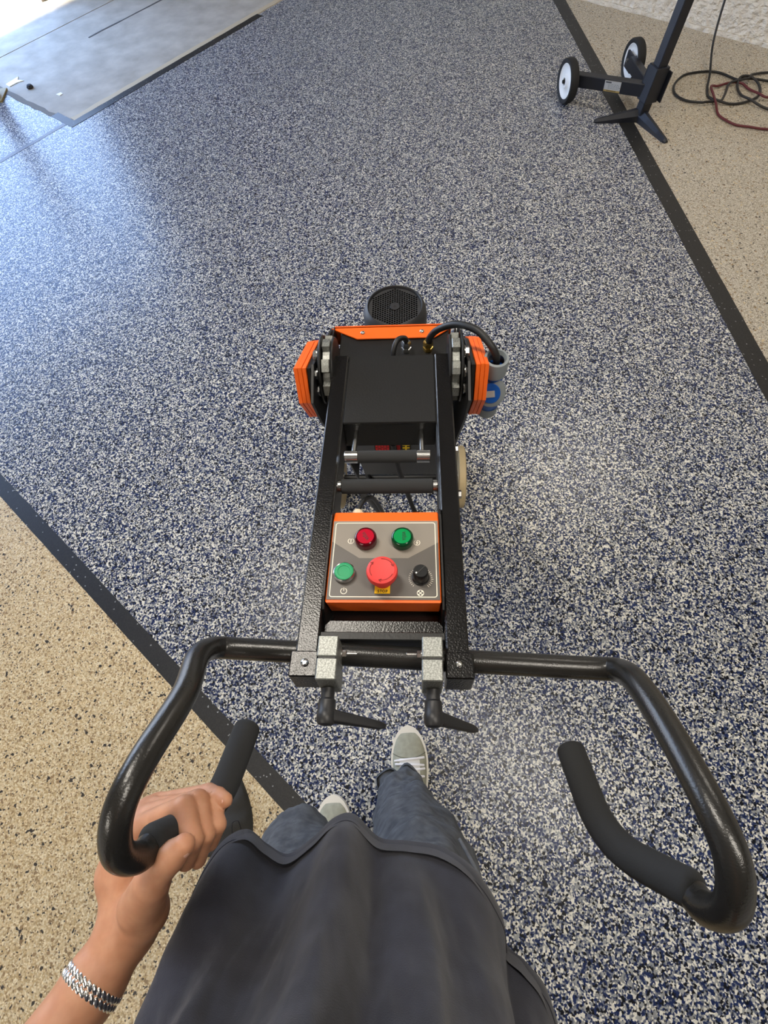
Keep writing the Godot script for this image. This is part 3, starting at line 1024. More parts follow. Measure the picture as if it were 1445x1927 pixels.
func build_grinder() -> void:
	var m := thing("floor_grinder", "black and orange walk-behind floor grinder with a wide handlebar on the blue flake floor", "floor grinder", Vector3(-0.028, 0, -0.082), deg_to_rad(-8.01))
	# side rails of the handle frame
	for s: float in [-1.0, 1.0]:
		var r := obj("rail", box(Vector3(0.026, 0.042, 0.552), 0.002), M.powder, m, fr(s * 0.087, 0.276, -0.021))
		obj("end_cap", box(Vector3(0.032, 0.046, 0.030), 0.0015), M.powder, r, T(s * 0.0015, 0.001, 0.2612))
		obj("screw", round_screw(0.0048), M.steel, r, T(0, 0.0236, 0.2605))
		var o := obj("side_bolt", bolt_head(0.0055, 0.006), M.steel, r, TR(Vector3(s * 0.013, -0.008, 0.236), 0, 0, -s * 90))
		o.scale = Vector3.ONE
		obj("side_bolt", bolt_head(0.0065, 0.008), M.steel, r, TR(Vector3(s * 0.013, -0.020, -0.006), 0, 0, -s * 90))
		if s > 0:
			obj("side_bolt", bolt_head(0.0065, 0.008), M.steel, r, TR(Vector3(s * 0.013, -0.020, -0.094), 0, 0, -s * 90))
		# inner lip that catches the light
		obj("inner_lip", box(Vector3(0.003, 0.05, 0.36), 0.001), M.powder_smooth, r, T(-s * 0.0132, -0.006, -0.08))
	# cross members and the tray around the control box
	var tray := obj("control_tray", box(Vector3(0.148, 0.003, 0.17), 0.001), M.powder, m, fr(0, 0.148, -0.050))
	for s: float in [-1.0, 1.0]:
		obj("tray_side", prism(PackedVector2Array([Vector2(-0.085, -0.002), Vector2(0.085, -0.002), Vector2(0.080, 0.050), Vector2(0.066, 0.058), Vector2(-0.052, 0.058), Vector2(-0.066, 0.050)]), -0.0012, 0.0012, 0.0, Transform3D(Basis(Vector3(0, 0, -1), Vector3(0, 1, 0), Vector3(1, 0, 0)), Vector3.ZERO)), M.powder_smooth, tray, T(s * 0.0728, 0, 0))
	obj("tray_lip", prism(PackedVector2Array([Vector2(-0.072, 0.0), Vector2(0.072, 0.0), Vector2(0.072, 0.014), Vector2(0.066, 0.020), Vector2(-0.066, 0.020), Vector2(-0.072, 0.014)]), -0.001, 0.001, 0.0, TR(Vector3(0, 0, 0), -86)), M.powder, tray, T(0, 0.029, 0.0935))
	obj("cross_bar", box(Vector3(0.148, 0.03, 0.010), 0.001), M.powder_smooth, m, fr(0, 0.050, -0.018))
	build_control_box(m)
	# cover over the electrics at the far end
	var cov := obj("cover_box", box(Vector3(0.146, 0.055, 0.158), 0.0015), M.powder_smooth, m, fr(0, 0.471, -0.0285))
	obj("cover_lip", box(Vector3(0.144, 0.0035, 0.003), 0.001), M.powder, cov, T(0, 0.0263, 0.0795))
	# lifting handle
	var lh := obj("lifting_handle", tube(PackedVector3Array([Vector3(-0.0435, 0, 0), Vector3(0.0435, 0, 0)]), 0.0094, 20), M.foam, m, fr(-0.0015, 0.327, -0.006), "foam-covered lifting handle with chrome ends")
	for s: float in [-1.0, 1.0]:
		obj("end_ferrule", lathe([Vector2(0, 0), Vector2(0.0088, 0), Vector2(0.0094, 0.0006), Vector2(0.0094, 0.0194), Vector2(0.0088, 0.02), Vector2(0, 0.02)], 24), M.steel, lh, TR(Vector3(s * 0.0435, 0, 0), 0, 0, -s * 90))
		obj("rod", tube(PackedVector3Array([Vector3(s * 0.0515, -0.002, -0.004), Vector3(s * 0.0515, -0.016, -0.068)]), 0.0046, 14), M.steel, lh)
	# second foam roller between the rails
	var fo := obj("foam_roller", tube(PackedVector3Array([Vector3(-0.0665, 0, 0), Vector3(0.0645, 0, 0)]), 0.0108, 22), M.foam, m, fr(0, 0.2795, -0.016), "foam roller between the rails")
	for s: float in [-1.0, 1.0]:
		obj("ferrule", cyl(0.0096, 0.008, 0.001, 22), M.steel, fo, TR(Vector3(s * (0.0645 if s > 0 else 0.0665), 0, 0), 0, 0, -s * 90))
	# clamp blocks with their lever screws
	for s: float in [-1.0, 1.0]:
		var l := s * 0.0575
		var cb := obj("clamp_block", box(Vector3(0.0225, 0.052, 0.0235), 0.0012), M.zinc, m, fr(l, 0.0265, 0.004), "zinc-plated split clamp")
		obj("clamp_half", box(Vector3(0.0225, 0.052, 0.0235), 0.0012), M.zinc, cb, T(-s * 0.0004, 0, 0.0252))
		obj("packing", box(Vector3(0.019, 0.048, 0.003), 0.0004), M.black_plastic, cb, T(0, 0, 0.0126))
		var bo := obj("clamp_bolt", bolt_head(0.0045, 0.006), M.steel, cb, TR(Vector3(-s * 0.0112, -0.008, -0.002), 0, 0, s * 90))
		obj("thread", cyl(0.0024, 0.012, 0.0004, 10), M.steel, bo, T(0, 0.006, 0))
		var lv := obj("clamp_lever", lathe([Vector2(0, 0), Vector2(0.0075, 0), Vector2(0.0075, 0.0105), Vector2(0.0094, 0.0125), Vector2(0.0097, 0.024), Vector2(0.0104, 0.0248), Vector2(0.0104, 0.034), Vector2(0.0085, 0.0372), Vector2(0.0042, 0.0385), Vector2(0, 0.0385)], 26), M.black_plastic, m, fr(l + 0.0005 * s, -0.0115, -0.001, 94), "black adjustable clamp lever")
		obj("lever_arm", lever_arm(), M.black_plastic, lv, TR(Vector3(0, 0.028, 0), 0, -27 if s < 0 else -44, 5))
	build_handlebar(m)
	build_head(m)

func lever_arm() -> ArrayMesh:       # tapers outwards from the hub, flat on top, bent up at the end
	var rows := []
	for i in 9:
		var t := i / 8.0
		var x := 0.004 + 0.067 * t
		var w := lerpf(0.0088, 0.0032, t)
		var h := lerpf(0.0072, 0.0040, t)
		if i == 8:
			w *= 0.6
			h *= 0.6
		var y := 0.0
		var ring := []
		for k in 14:
			var a := TAU * k / 14
			var c := cos(a)
			var s := sin(a)
			ring.append(Vector3(x, y + signf(s) * pow(absf(s), 0.55) * h, signf(c) * pow(absf(c), 0.55) * w))
		rows.append(ring)
	var last := []
	for k in 14:
		last.append(rows[8][k].lerp(Vector3(0.0715, rows[8][0].y, 0), 0.98))
	rows.append(last)
	return grid_mesh(rows, true, -1.0)

func build_head(m: Node3D) -> void:
	var P := func(l: float, f: float, u: float) -> Vector3:
		return Vector3(l, u, -f)
	var side_t := Transform3D(Basis(Vector3(0, 0, -1), Vector3(0, 1, 0), Vector3(1, 0, 0)), Vector3.ZERO)     # (f, u) outline, extruded across
	# chassis: sloping back, flat top
	var body := PackedVector2Array([Vector2(0.525, 0.862), Vector2(0.698, 0.8435), Vector2(0.715, 0.30), Vector2(0.675, 0.30), Vector2(0.56, 0.66), Vector2(0.53, 0.78)])
	var ch := obj("chassis", prism(body, -0.108, 0.108, 0.002, side_t), M.powder_smooth, m)
	for s: float in [-1.0, 1.0]:
		var wing := PackedVector2Array([Vector2(0.44, 0.94), Vector2(0.50, 0.965), Vector2(0.60, 0.90), Vector2(0.702, 0.846), Vector2(0.715, 0.30), Vector2(0.66, 0.30), Vector2(0.55, 0.64), Vector2(0.46, 0.86)])
		obj("side_plate", prism(wing, -0.002, 0.002, 0.0, side_t), M.powder_smooth, ch, T(s * 0.128, 0, 0))
		obj("corner_flap", prism(PackedVector2Array([Vector2(0.62, 0.874), Vector2(0.700, 0.846), Vector2(0.700, 0.80), Vector2(0.62, 0.81)]), -0.001, 0.001, 0.0, side_t * TR(Vector3.ZERO, 0, 0, 0)), M.powder_smooth, ch, T(s * 0.121, 0.004, 0))
	# orange lip folded over the front edge
	var lip := PackedVector2Array([Vector2(-0.128, 0.703), Vector2(0.119, 0.703), Vector2(0.085, 0.674), Vector2(0.079, 0.670), Vector2(-0.074, 0.670), Vector2(-0.080, 0.674)])
	var lm := begin()
	var top_t := Transform3D(Basis(Vector3(1, 0, 0), Vector3(0, 0.106, -0.994) * -1.0, Vector3(0, 1, 0)), Vector3.ZERO)
	top_t = Transform3D(Basis(Vector3(1, 0, 0), Vector3(0, -0.107, -0.994), Vector3(0, 0.994, -0.107)), Vector3(0, 0.9195, 0.0))
	add_prism(lm, lip, 0.001, 0.004, top_t, 0.0006)
	add_box(lm, Vector3(0.236, 0.05, 0.003), T(-0.004, 0.822, -0.7055), 0.001)
	var li := obj("trim_lip", lm.commit(), M.orange, m, Transform3D.IDENTITY, "bright orange folded trim plate")
	for l: float in [-0.063, 0.055]:
		obj("screw", round_screw(0.0048), M.steel, li, Transform3D(top_t.basis * Basis(Vector3.RIGHT, PI / 2), top_t * Vector3(l, 0.686, 0.004)))
	# cable glands on the top plate
	for k in 2:
		var gp: Vector3 = top_t * Vector3([0.024, 0.066][k], 0.638, 0.0)
		var g := obj("brass_gland", lathe([Vector2(0, 0), Vector2(0.010, 0), Vector2(0.010, 0.007), Vector2(0.0085, 0.0075), Vector2(0.0085, 0.010), Vector2(0.0098, 0.0105), Vector2(0.0098, 0.018), Vector2(0.0072, 0.0225), Vector2(0, 0.0225)], 6, true), [M.steel, M.brass][k], m, Transform3D(top_t.basis * Basis(Vector3.RIGHT, PI / 2), gp), ["nickel cable gland", "brass cable gland"][k])
		var path: PackedVector3Array
		if k == 0:
			path = spline([Vector3(0, 0.015, 0), Vector3(-0.002, 0.034, 0.003), Vector3(-0.016, 0.042, 0.016), Vector3(-0.024, 0.026, 0.036), Vector3(-0.026, -0.03, 0.06)], 8)
		else:
			var w0 := [Vector3(0.0681, 0.872, -0.634), Vector3(0.0690, 0.892, -0.626), Vector3(0.083, 0.928, -0.608), Vector3(0.1113, 0.956, -0.5897), Vector3(0.1415, 0.970, -0.5622), Vector3(0.1623, 0.965, -0.5372), Vector3(0.1745, 0.950, -0.5245), Vector3(0.1775, 0.925, -0.523), Vector3(0.1765, 0.88, -0.523)]
			for q in w0.size():
				w0[q] = w0[q] - gp
			path = spline(w0, 10)
		obj("cable", tube(path, [0.0048, 0.0062][k], 14), M.cable, g, Transform3D(g.transform.basis.inverse(), Vector3.ZERO))
	# weights, brackets and gear plates on both sides
	var oct := PackedVector2Array([Vector2(0.617, 0.897), Vector2(0.495, 0.962), Vector2(0.470, 0.902), Vector2(0.500, 0.822), Vector2(0.575, 0.775), Vector2(0.655, 0.79), Vector2(0.672, 0.845)])
	for s: float in [-1.0, 1.0]:
		for k in 3:
			var w := obj("weight_plate", prism(oct, -0.0033, 0.0033, 0.0006, side_t), M.orange, m, T(s * (0.1430 + 0.0071 * k), 0, 0), "orange weight plate")
			w.position.y = 0.0008 * (k % 2)
		var carrier := PackedVector2Array()
		for p in oct:
			carrier.append(Vector2(0.57, 0.86) + (p - Vector2(0.57, 0.86)) * 0.97)
		var br := obj("weight_carrier", prism(carrier, -0.0035, 0.0035, 0.0008, side_t), M.powder_smooth, m, T(s * 0.1355, 0, 0))
		obj("bolt", cyl(0.006, 0.02, 0.0008, 12), M.steel, br, TR(Vector3(-s * 0.004, 0.895, -0.50), 0, 0, s * 90))
		# hinge gear: a notched zinc disc with a thinner black disc beside it
		var hub := Transform3D(side_t.basis, Vector3(s * 0.1085, 0.912, -0.535))
		var gp2 := obj("gear_plate", prism(gear_plate(0.057, 8), -0.0070, 0.0070, 0.0012, Transform3D(side_t.basis, Vector3.ZERO) * TR(Vector3.ZERO, 0, 0, 30 if s > 0 else 22)), M.zinc, m, Transform3D(Basis.IDENTITY, hub.origin), "notched zinc gear plate")
		obj("friction_disc", lathe([Vector2(0, -0.002), Vector2(0.058, -0.002), Vector2(0.059, 0), Vector2(0.058, 0.002), Vector2(0, 0.002)], 40), M.powder_smooth, gp2, TR(Vector3(s * 0.0105, 0, 0), 0, 0, 90))
		obj("friction_disc", lathe([Vector2(0, -0.002), Vector2(0.054, -0.002), Vector2(0.055, 0), Vector2(0.054, 0.002), Vector2(0, 0.002)], 40), M.powder_smooth, gp2, TR(Vector3(-s * 0.0095, 0, 0), 0, 0, 90))
		for a: float in [100.0, 140.0, 178.0]:
			var q := Vector3(s * 0.0135, sin(deg_to_rad(a)) * 0.046, cos(deg_to_rad(a)) * -0.046)
			obj("bolt", bolt_head(0.0085, 0.008), M.steel, gp2, TR(q, 0, 0, -s * 90))
	# blue power inlet hanging on the right
	var inl := obj("power_inlet", lathe([Vector2(0, 0), Vector2(0.017, 0), Vector2(0.019, 0.004), Vector2(0.019, 0.030), Vector2(0.021, 0.034), Vector2(0.021, 0.060), Vector2(0.017, 0.066), Vector2(0.017, 0.096), Vector2(0, 0.098)], 28), M.blue_plastic, m, Transform3D(Basis.from_scale(Vector3(1, 1.14, 1)), Vector3(0.1765, 0.812, -0.523)), "blue and grey industrial plug inlet")
	obj("collar", lathe([Vector2(0.0135, 0.112), Vector2(0.0165, 0.118), Vector2(0.0205, 0.117), Vector2(0.0215, 0.114), Vector2(0.0208, 0.088), Vector2(0.018, 0.085)], 28), M.grey_plastic, inl, Transform3D.IDENTITY, "grey ribbed collar")
	obj("end_ring", lathe([Vector2(0.0195, 0.012), Vector2(0.0195, -0.006), Vector2(0.017, -0.010), Vector2(0, -0.010)], 28), M.grey_plastic, inl)
	var lid := obj("lid", lathe([Vector2(0, 0), Vector2(0.023, 0), Vector2(0.025, 0.003), Vector2(0.0245, 0.013), Vector2(0.019, 0.016), Vector2(0, 0.0165)], 32), M.grey_plastic, inl, TR(Vector3(0.0, 0.056, 0.012), 58, 0, 14), "round grey lid with a blue disc")
	obj("disc", cyl(0.0168, 0.003, 0.0006, 30), M.blue_plastic, lid, T(0, 0.0155, 0))
	obj("label", box(Vector3(0.015, 0.001, 0.011), 0.0003), mat(c8(168, 172, 172), 0.5), lid, TR(Vector3(0.0, 0.0190, 0.001), 0, 8))
	# motor
	var cen := Vector3(-0.006, 0, -0.884)
	var mo := obj("motor", motor_mesh(), M.fan_plastic, m, Transform3D(Basis.IDENTITY, cen), "black upright electric motor")
	var grille := obj("fan_grille", grille_mesh(), mat(c8(48, 49, 52), 0.5), mo, TR(Vector3(0, 0.731, 0), 0, 30))
	obj("hub", cyl(0.0115, 0.0020, 0.0006, 20), mat(c8(40, 41, 45), 0.5), grille, T(0, 0.0006, 0))
	obj("hub_dimple", cyl(0.0035, 0.0012, 0.0003, 16), M.rubber, grille, T(0, 0.0018, 0))
	# grinding head on the floor
	obj("grinding_head", lathe([Vector2(0, 0.012), Vector2(0.118, 0.012), Vector2(0.120, 0.02), Vector2(0.120, 0.10), Vector2(0.112, 0.115), Vector2(0.075, 0.13), Vector2(0.07, 0.30), Vector2(0, 0.30)], 40), M.powder_smooth, m, T(cen.x, 0, -1.0))
	obj("brush_skirt", lathe([Vector2(0.1225, 0.0), Vector2(0.125, 0.0), Vector2(0.125, 0.045), Vector2(0.1215, 0.05)], 40), M.rubber, m, T(cen.x, 0, -1.0))
	# transport wheels
	for s: float in [-1.0, 1.0]:
		var w := obj("wheel", lathe([Vector2(0, -0.009), Vector2(0.075, -0.009), Vector2(0.090, -0.0115), Vector2(0.100, -0.012), Vector2(0.105, -0.009), Vector2(0.105, 0.009), Vector2(0.100, 0.012), Vector2(0.090, 0.0115), Vector2(0.075, 0.009), Vector2(0, 0.009)], 40), M.tyre, m, TR(Vector3(0.192 if s > 0 else -0.216, 0.105, -0.775), 0, 0, 90), "tan wheel")
		obj("hub", cyl(0.022, 0.034, 0.002, 20), M.steel, w, T(0, -0.017, 0))
	obj("axle", tube(PackedVector3Array([Vector3(-0.214, 0.105, -0.775), Vector3(0.19, 0.105, -0.775)]), 0.011, 14), M.powder_smooth, m)
	for s: float in [-1.0, 1.0]:
		obj("axle_bracket", box(Vector3(0.008, 0.28, 0.04), 0.001), M.powder_smooth, m, TR(Vector3(s * 0.115, 0.22, -0.745), 12))
	# warning label on the sloping back
	var wl := mat(Color.WHITE, 0.5)
	wl.albedo_texture = warning_print()
	obj("warning_label", flat_quad(0.086, 0.032, 0.0006), wl, m, Transform3D(Basis(Vector3.RIGHT, deg_to_rad(75)), Vector3(-0.012, 0.592, -0.5765)), "red and yellow warning label")
	# loose cable under the frame
	obj("motor_cable", tube(spline([Vector3(-0.01, 0.62, -0.57), Vector3(0.0, 0.52, -0.56), Vector3(0.03, 0.36, -0.545), Vector3(0.055, 0.29, -0.50), Vector3(0.03, 0.30, -0.45), Vector3(-0.02, 0.40, -0.46), Vector3(-0.055, 0.62, -0.42), Vector3(-0.05, 0.82, -0.33)], 8), 0.0065, 12), M.cable, m)

func motor_mesh() -> ArrayMesh:
	var st := begin()
	add_lathe(st, [Vector2(0.0715, 0.42), Vector2(0.0735, 0.62), Vector2(0.0760, 0.625), Vector2(0.0768, 0.705), Vector2(0.0748, 0.722), Vector2(0.0695, 0.7345), Vector2(0.0650, 0.7375), Vector2(0.0632, 0.7355), Vector2(0.0622, 0.7300), Vector2(0.0622, 0.690)], 48)
	add_lathe(st, [Vector2(0, 0.30), Vector2(0.066, 0.30), Vector2(0.066, 0.62), Vector2(0, 0.62)], 40)
	for k in 28:
		var a := TAU * k / 28
		add_box(st, Vector3(0.010, 0.28, 0.003), Transform3D(Basis(Vector3.UP, -a), Vector3(cos(a) * 0.069, 0.46, sin(a) * 0.069)), 0.0006)
	return st.commit()

func grille_mesh() -> ArrayMesh:
	# a disc pierced by rows of round holes, built as hexagonal tiles with a hole in each
	var st := begin()
	var pitch := 0.0066
	var R := 0.0628
	var hole := 0.0027
	var th := 0.002
	for j in range(-12, 13):
		for i in range(-12, 13):
			var c := Vector2((i + 0.5 * (j & 1)) * pitch, j * pitch * 0.8660254)
			if c.length() > R + pitch:
				continue
			# hexagonal field of holes, like the moulding's
			var ax: float = max(absf(c.x) * 0.8660254 + absf(c.y) * 0.5, absf(c.y))
			var open := ax < 0.0535 and c.length() > 0.0085 and c.length() + hole < R
			var outer := []
			for k in 12:
				var a := TAU * k / 12.0 + PI / 6
				var rr := pitch * 0.5 / cos(PI / 6) if k % 2 == 0 else pitch * 0.5
				var p := c + Vector2(cos(a), sin(a)) * rr
				if p.length() > R:
					p = p.normalized() * R
				outer.append(p)
			for k in 12:
				var p0: Vector2 = outer[k]
				var p1: Vector2 = outer[(k + 1) % 12]
				if not open:
					tri(st, Vector3(p0.x, 0, p0.y), Vector3(p1.x, 0, p1.y), Vector3(c.x, 0, c.y), Vector3.UP, Vector3.UP, Vector3.UP)
					continue
				var h0: Vector2 = c + (p0 - c).normalized() * hole
				var h1: Vector2 = c + (p1 - c).normalized() * hole
				quad(st, Vector3(p0.x, 0, p0.y), Vector3(p1.x, 0, p1.y), Vector3(h1.x, 0, h1.y), Vector3(h0.x, 0, h0.y), Vector3.UP)
				var n := Vector3(c.x - (h0.x + h1.x) * 0.5, 0, c.y - (h0.y + h1.y) * 0.5).normalized()
				quad(st, Vector3(h0.x, 0, h0.y), Vector3(h1.x, 0, h1.y), Vector3(h1.x, -th, h1.y), Vector3(h0.x, -th, h0.y), n)
	return st.commit()

# ---------------------------------------------------------------- the person
func loft_ring(c: Vector3, rx: float, rz: float, n: int, pw := 1.0) -> Array:
	var out := []
	for k in n:
		var a := TAU * k / n
		var cx := cos(a)
		var sz := sin(a)
		out.append(c + Vector3(signf(cx) * pow(absf(cx), pw) * rx, 0, signf(sz) * pow(absf(sz), pw) * rz))
	return out

func trouser_leg(keys: Array, seed_: int) -> ArrayMesh:         # keys: [centre, rx, rz]; wrinkled cloth tube from hem up
	var rows := []
	var n := 56
	var nz := FastNoiseLite.new()
	nz.seed = seed_
	nz.frequency = 1.0
	nz.fractal_octaves = 3
	var R := 60
	for i in R + 1:
		var t := float(i) / R * (keys.size() - 1)
		var k := int(min(t, keys.size() - 1.001))
		var u := t - k
		u = u * u * (3 - 2 * u)
		var c: Vector3 = keys[k][0].lerp(keys[k + 1][0], t - k)
		var rx := lerpf(keys[k][1], keys[k + 1][1], u)
		var rz := lerpf(keys[k][2], keys[k + 1][2], u)
		var ring := []
		var low := clampf(1.0 - (c.y - 0.05) / 0.30, 0, 1)
		for j in n:
			var a := TAU * j / n
			var d := Vector3(cos(a), 0, sin(a))
			var p := c + Vector3(d.x * rx, 0, d.z * rz)
			var w := sin(c.y * 70.0 + 2.2 * sin(a * 2.0 + seed_) + 5.0 * nz.get_noise_3d(p.x * 6, p.y * 5, p.z * 6)) * 0.009 * low
			w += nz.get_noise_3d(p.x * 9, p.y * 4, p.z * 9) * 0.018 + nz.get_noise_3d(p.x * 3, p.y * 9 + 4.0 * p.x, p.z * 3) * 0.016
			ring.append(p + d * w)
		rows.append(ring)
	var inner := []
	for p in rows[0]:
		inner.append(keys[0][0].lerp(p, 0.94) + Vector3(0, 0.02, 0))
	rows.push_front(inner)
	return grid_mesh(rows, true, -1.0)

func shirt_ring(h: float) -> Array:                             # closed ring of the shirt at height h above the hem ring
	# hem outline, clockwise from the left hip seen from above
	var hem := [
		Vector3(-0.300, 0.862, 0.150), Vector3(-0.283, 0.862, 0.102), Vector3(-0.254, 0.866, 0.066), Vector3(-0.222, 0.868, 0.056), Vector3(-0.198, 0.866, 0.074), Vector3(-0.172, 0.864, 0.088),
		Vector3(-0.140, 0.864, 0.074), Vector3(-0.112, 0.866, 0.056), Vector3(-0.086, 0.868, 0.055), Vector3(-0.058, 0.866, 0.083), Vector3(-0.022, 0.866, 0.091), Vector3(0.018, 0.866, 0.102), Vector3(0.052, 0.866, 0.128),
		Vector3(0.074, 0.868, 0.170), Vector3(0.072, 0.885, 0.195), Vector3(0.088, 0.905, 0.208), Vector3(0.104, 0.905, 0.235), Vector3(0.104, 0.90, 0.290), Vector3(0.070, 0.89, 0.360), Vector3(-0.02, 0.88, 0.395),
		Vector3(-0.11, 0.88, 0.400), Vector3(-0.20, 0.88, 0.385), Vector3(-0.275, 0.87, 0.330), Vector3(-0.312, 0.865, 0.240)]
	var pts := spline(hem, 8, true)
	var t := clampf((h - 0.865) / 0.5, 0, 1)
	var c := Vector3(-0.103, h, lerpf(0.225, 0.285, t))
	# body cross sections: half width, half depth by height
	var keys := [[0.86, 0.195, 0.16], [1.0, 0.180, 0.140], [1.12, 0.162, 0.128], [1.25, 0.178, 0.130], [1.36, 0.190, 0.112], [1.42, 0.110, 0.080], [1.47, 0.066, 0.064]]
	var rx := 0.0
	var rz := 0.0
	for k in keys.size() - 1:
		if h >= keys[k][0] - 0.001 and h <= keys[k + 1][0] + 0.001:
			var u: float = (h - keys[k][0]) / (keys[k + 1][0] - keys[k][0])
			rx = lerpf(keys[k][1], keys[k + 1][1], u)
			rz = lerpf(keys[k][2], keys[k + 1][2], u)
	if h > 1.43:
		c.z = 0.30
	var w := smoothstep(0.865, 1.42, h)        # hem folds die away upwards
	var nz := FastNoiseLite.new()
	nz.seed = 12
	nz.frequency = 1.0
	var out := []
	for p in pts:
		var d := Vector2(p.x + 0.103, p.z - 0.225)
		var a := atan2(d.y / 0.165, d.x / 0.20)
		var e := c + Vector3(cos(a) * rx * (1.14 if cos(a) < 0.0 else 1.0), 0, sin(a) * rz)
		var hp: Vector3 = p + Vector3(0, h - 0.865, 0)
		hp.z += (h - 0.865) * 0.33
		hp = c.lerp(hp, 1.0 - 0.35 * clampf((h - 0.865) / 0.5, 0, 1))
		var q := hp.lerp(e, w)
		q.y = h + (p.y - 0.865) * (1.0 - clampf((h - 0.865) / 0.25, 0, 1))
		var nn := Vector3(cos(a), 0, sin(a))
		var fade := clampf((h - 0.88) / 0.1, 0, 1)
		q += nn * fade * (nz.get_noise_3d(q.x * 8, q.y * 1.6, q.z * 3) * 0.022 + nz.get_noise_3d(q.x * 20, q.y * 5, q.z * 9) * 0.006)
		if sin(a) < 0.0:                                        # standing folds down the front
			var g := -0.014 * exp(-pow((q.x + 0.062) / 0.013, 2.0)) + 0.012 * exp(-pow((q.x + 0.098) / 0.022, 2.0))
			g += -0.012 * exp(-pow((q.x + 0.185 + (h - 0.9) * 0.25) / 0.022, 2.0)) + 0.009 * exp(-pow((q.x + 0.232 + (h - 0.9) * 0.1) / 0.02, 2.0)) - 0.008 * exp(-pow((q.x - 0.018) / 0.02, 2.0))
			q += nn * g * smoothstep(0.87, 0.93, h) * smoothstep(0.0, 0.4, -sin(a))
		out.append(q)
	return out

func build_shoe(parent: Node3D, toe: Vector2, heel: Vector2) -> void:
	var d := heel - toe
	var L := d.length()
	var sh := obj("shoe", shoe_upper(L), M.canvas, parent, Transform3D(Basis(Vector3.UP, -atan2(d.y, d.x) + PI * 0.5), Vector3(toe.x, 0, toe.y)), "grey-green canvas skate shoe with white sole and laces")
	var so := begin()
	var o0 := sole_outline(L, 0.0)
	var o1 := sole_outline(L, -0.001)
	add_prism(so, o0, 0.0, 0.028, Transform3D(Basis(Vector3(1, 0, 0), Vector3(0, 0, 1), Vector3(0, 1, 0)), Vector3.ZERO), 0.003)
	obj("sole", so.commit(), M.sole, sh, Transform3D.IDENTITY, "white rubber sole")
	for k in 4:
		var s := 0.295 + 0.050 * k
		var pts := PackedVector3Array()
		for i in 13:
			var a := lerpf(0.62, 2.52, i / 12.0) + (0.06 if k % 2 == 0 else -0.06) * (i / 12.0 - 0.5)
			pts.append(upper_point(L, s + 0.02 * (i / 12.0 - 0.5) * (1 if k % 2 == 0 else -1), a, 0.002))
		obj("lace", tube(pts, 0.0032, 8), M.lace, sh)
	var seam := PackedVector3Array()
	for i in 25:
		var a := lerpf(0.12, 3.02, i / 24.0)
		seam.append(upper_point(L, 0.235 + 0.05 * pow(sin(a), 2.0), a, 0.0004))
	obj("vamp_seam", tube(seam, 0.0011, 6), mat(c8(112, 112, 98), 0.9), sh)
	var tg := []
	for i in 9:
		var s := 0.285 + 0.34 * i / 8.0
		var row := []
		for j in 9:
			row.append(upper_point(L, s, lerpf(0.95, 2.19, j / 8.0), 0.001))
		tg.append(row)
	obj("tongue", grid_mesh(tg, false, 1.0), mat(c8(214, 212, 208), 0.9), sh)

func shoe_half(L: float, s: float) -> Vector2:       # left and right half width at share s of the length from the toe
	var w := 0.0
	var keys := [[0.0, 0.0], [0.02, 0.016], [0.06, 0.029], [0.13, 0.041], [0.22, 0.049], [0.32, 0.0525], [0.45, 0.050], [0.60, 0.044], [0.75, 0.040], [0.88, 0.037], [0.95, 0.029], [0.985, 0.016], [1.0, 0.0]]
	for k in keys.size() - 1:
		if s >= keys[k][0] and s <= keys[k + 1][0]:
			w = lerpf(keys[k][1], keys[k + 1][1], (s - keys[k][0]) / (keys[k + 1][0] - keys[k][0]))
	return Vector2(w, w)

func sole_outline(L: float, grow: float) -> PackedVector2Array:
	var out := PackedVector2Array()
	for side: float in [1.0, -1.0]:
		for i in 31:
			var s := 0.5 - 0.5 * cos(PI * i / 30.0)
			if side < 0:
				s = 1.0 - s
			if (i == 0 or i == 30) and side < 0:
				continue
			out.append(Vector2(side * (shoe_half(L, s).x + grow), s * L))
	return out

func upper_point(L: float, s: float, a: float, off: float) -> Vector3:
	var w := (shoe_half(L, clampf(0.03 + s * 0.955, 0, 1)).x - 0.005)
	var hk := [[0.0, 0.012], [0.05, 0.030], [0.15, 0.040], [0.30, 0.050], [0.42, 0.066], [0.58, 0.092], [0.75, 0.105], [0.95, 0.10], [1.0, 0.06]]
	var h := 0.05
	for k in hk.size() - 1:
		if s >= hk[k][0] and s <= hk[k + 1][0]:
			h = lerpf(hk[k][1], hk[k + 1][1], (s - hk[k][0]) / (hk[k + 1][0] - hk[k][0]))
	var x := cos(a)
	return Vector3(x * (max(w, 0.001) + off), 0.022 + (h - 0.022 + off) * pow(max(sin(a), 0.0), 0.75) if h > 0.022 else 0.02, L * (0.03 + s * 0.955))

func shoe_upper(L: float) -> ArrayMesh:
	var rows := []
	for i in 41:
		var s := i / 40.0
		var row := []
		for j in 25:
			row.append(upper_point(L, s, PI * j / 24.0, 0.0))
		rows.append(row)
	return grid_mesh(rows, false, 1.0)

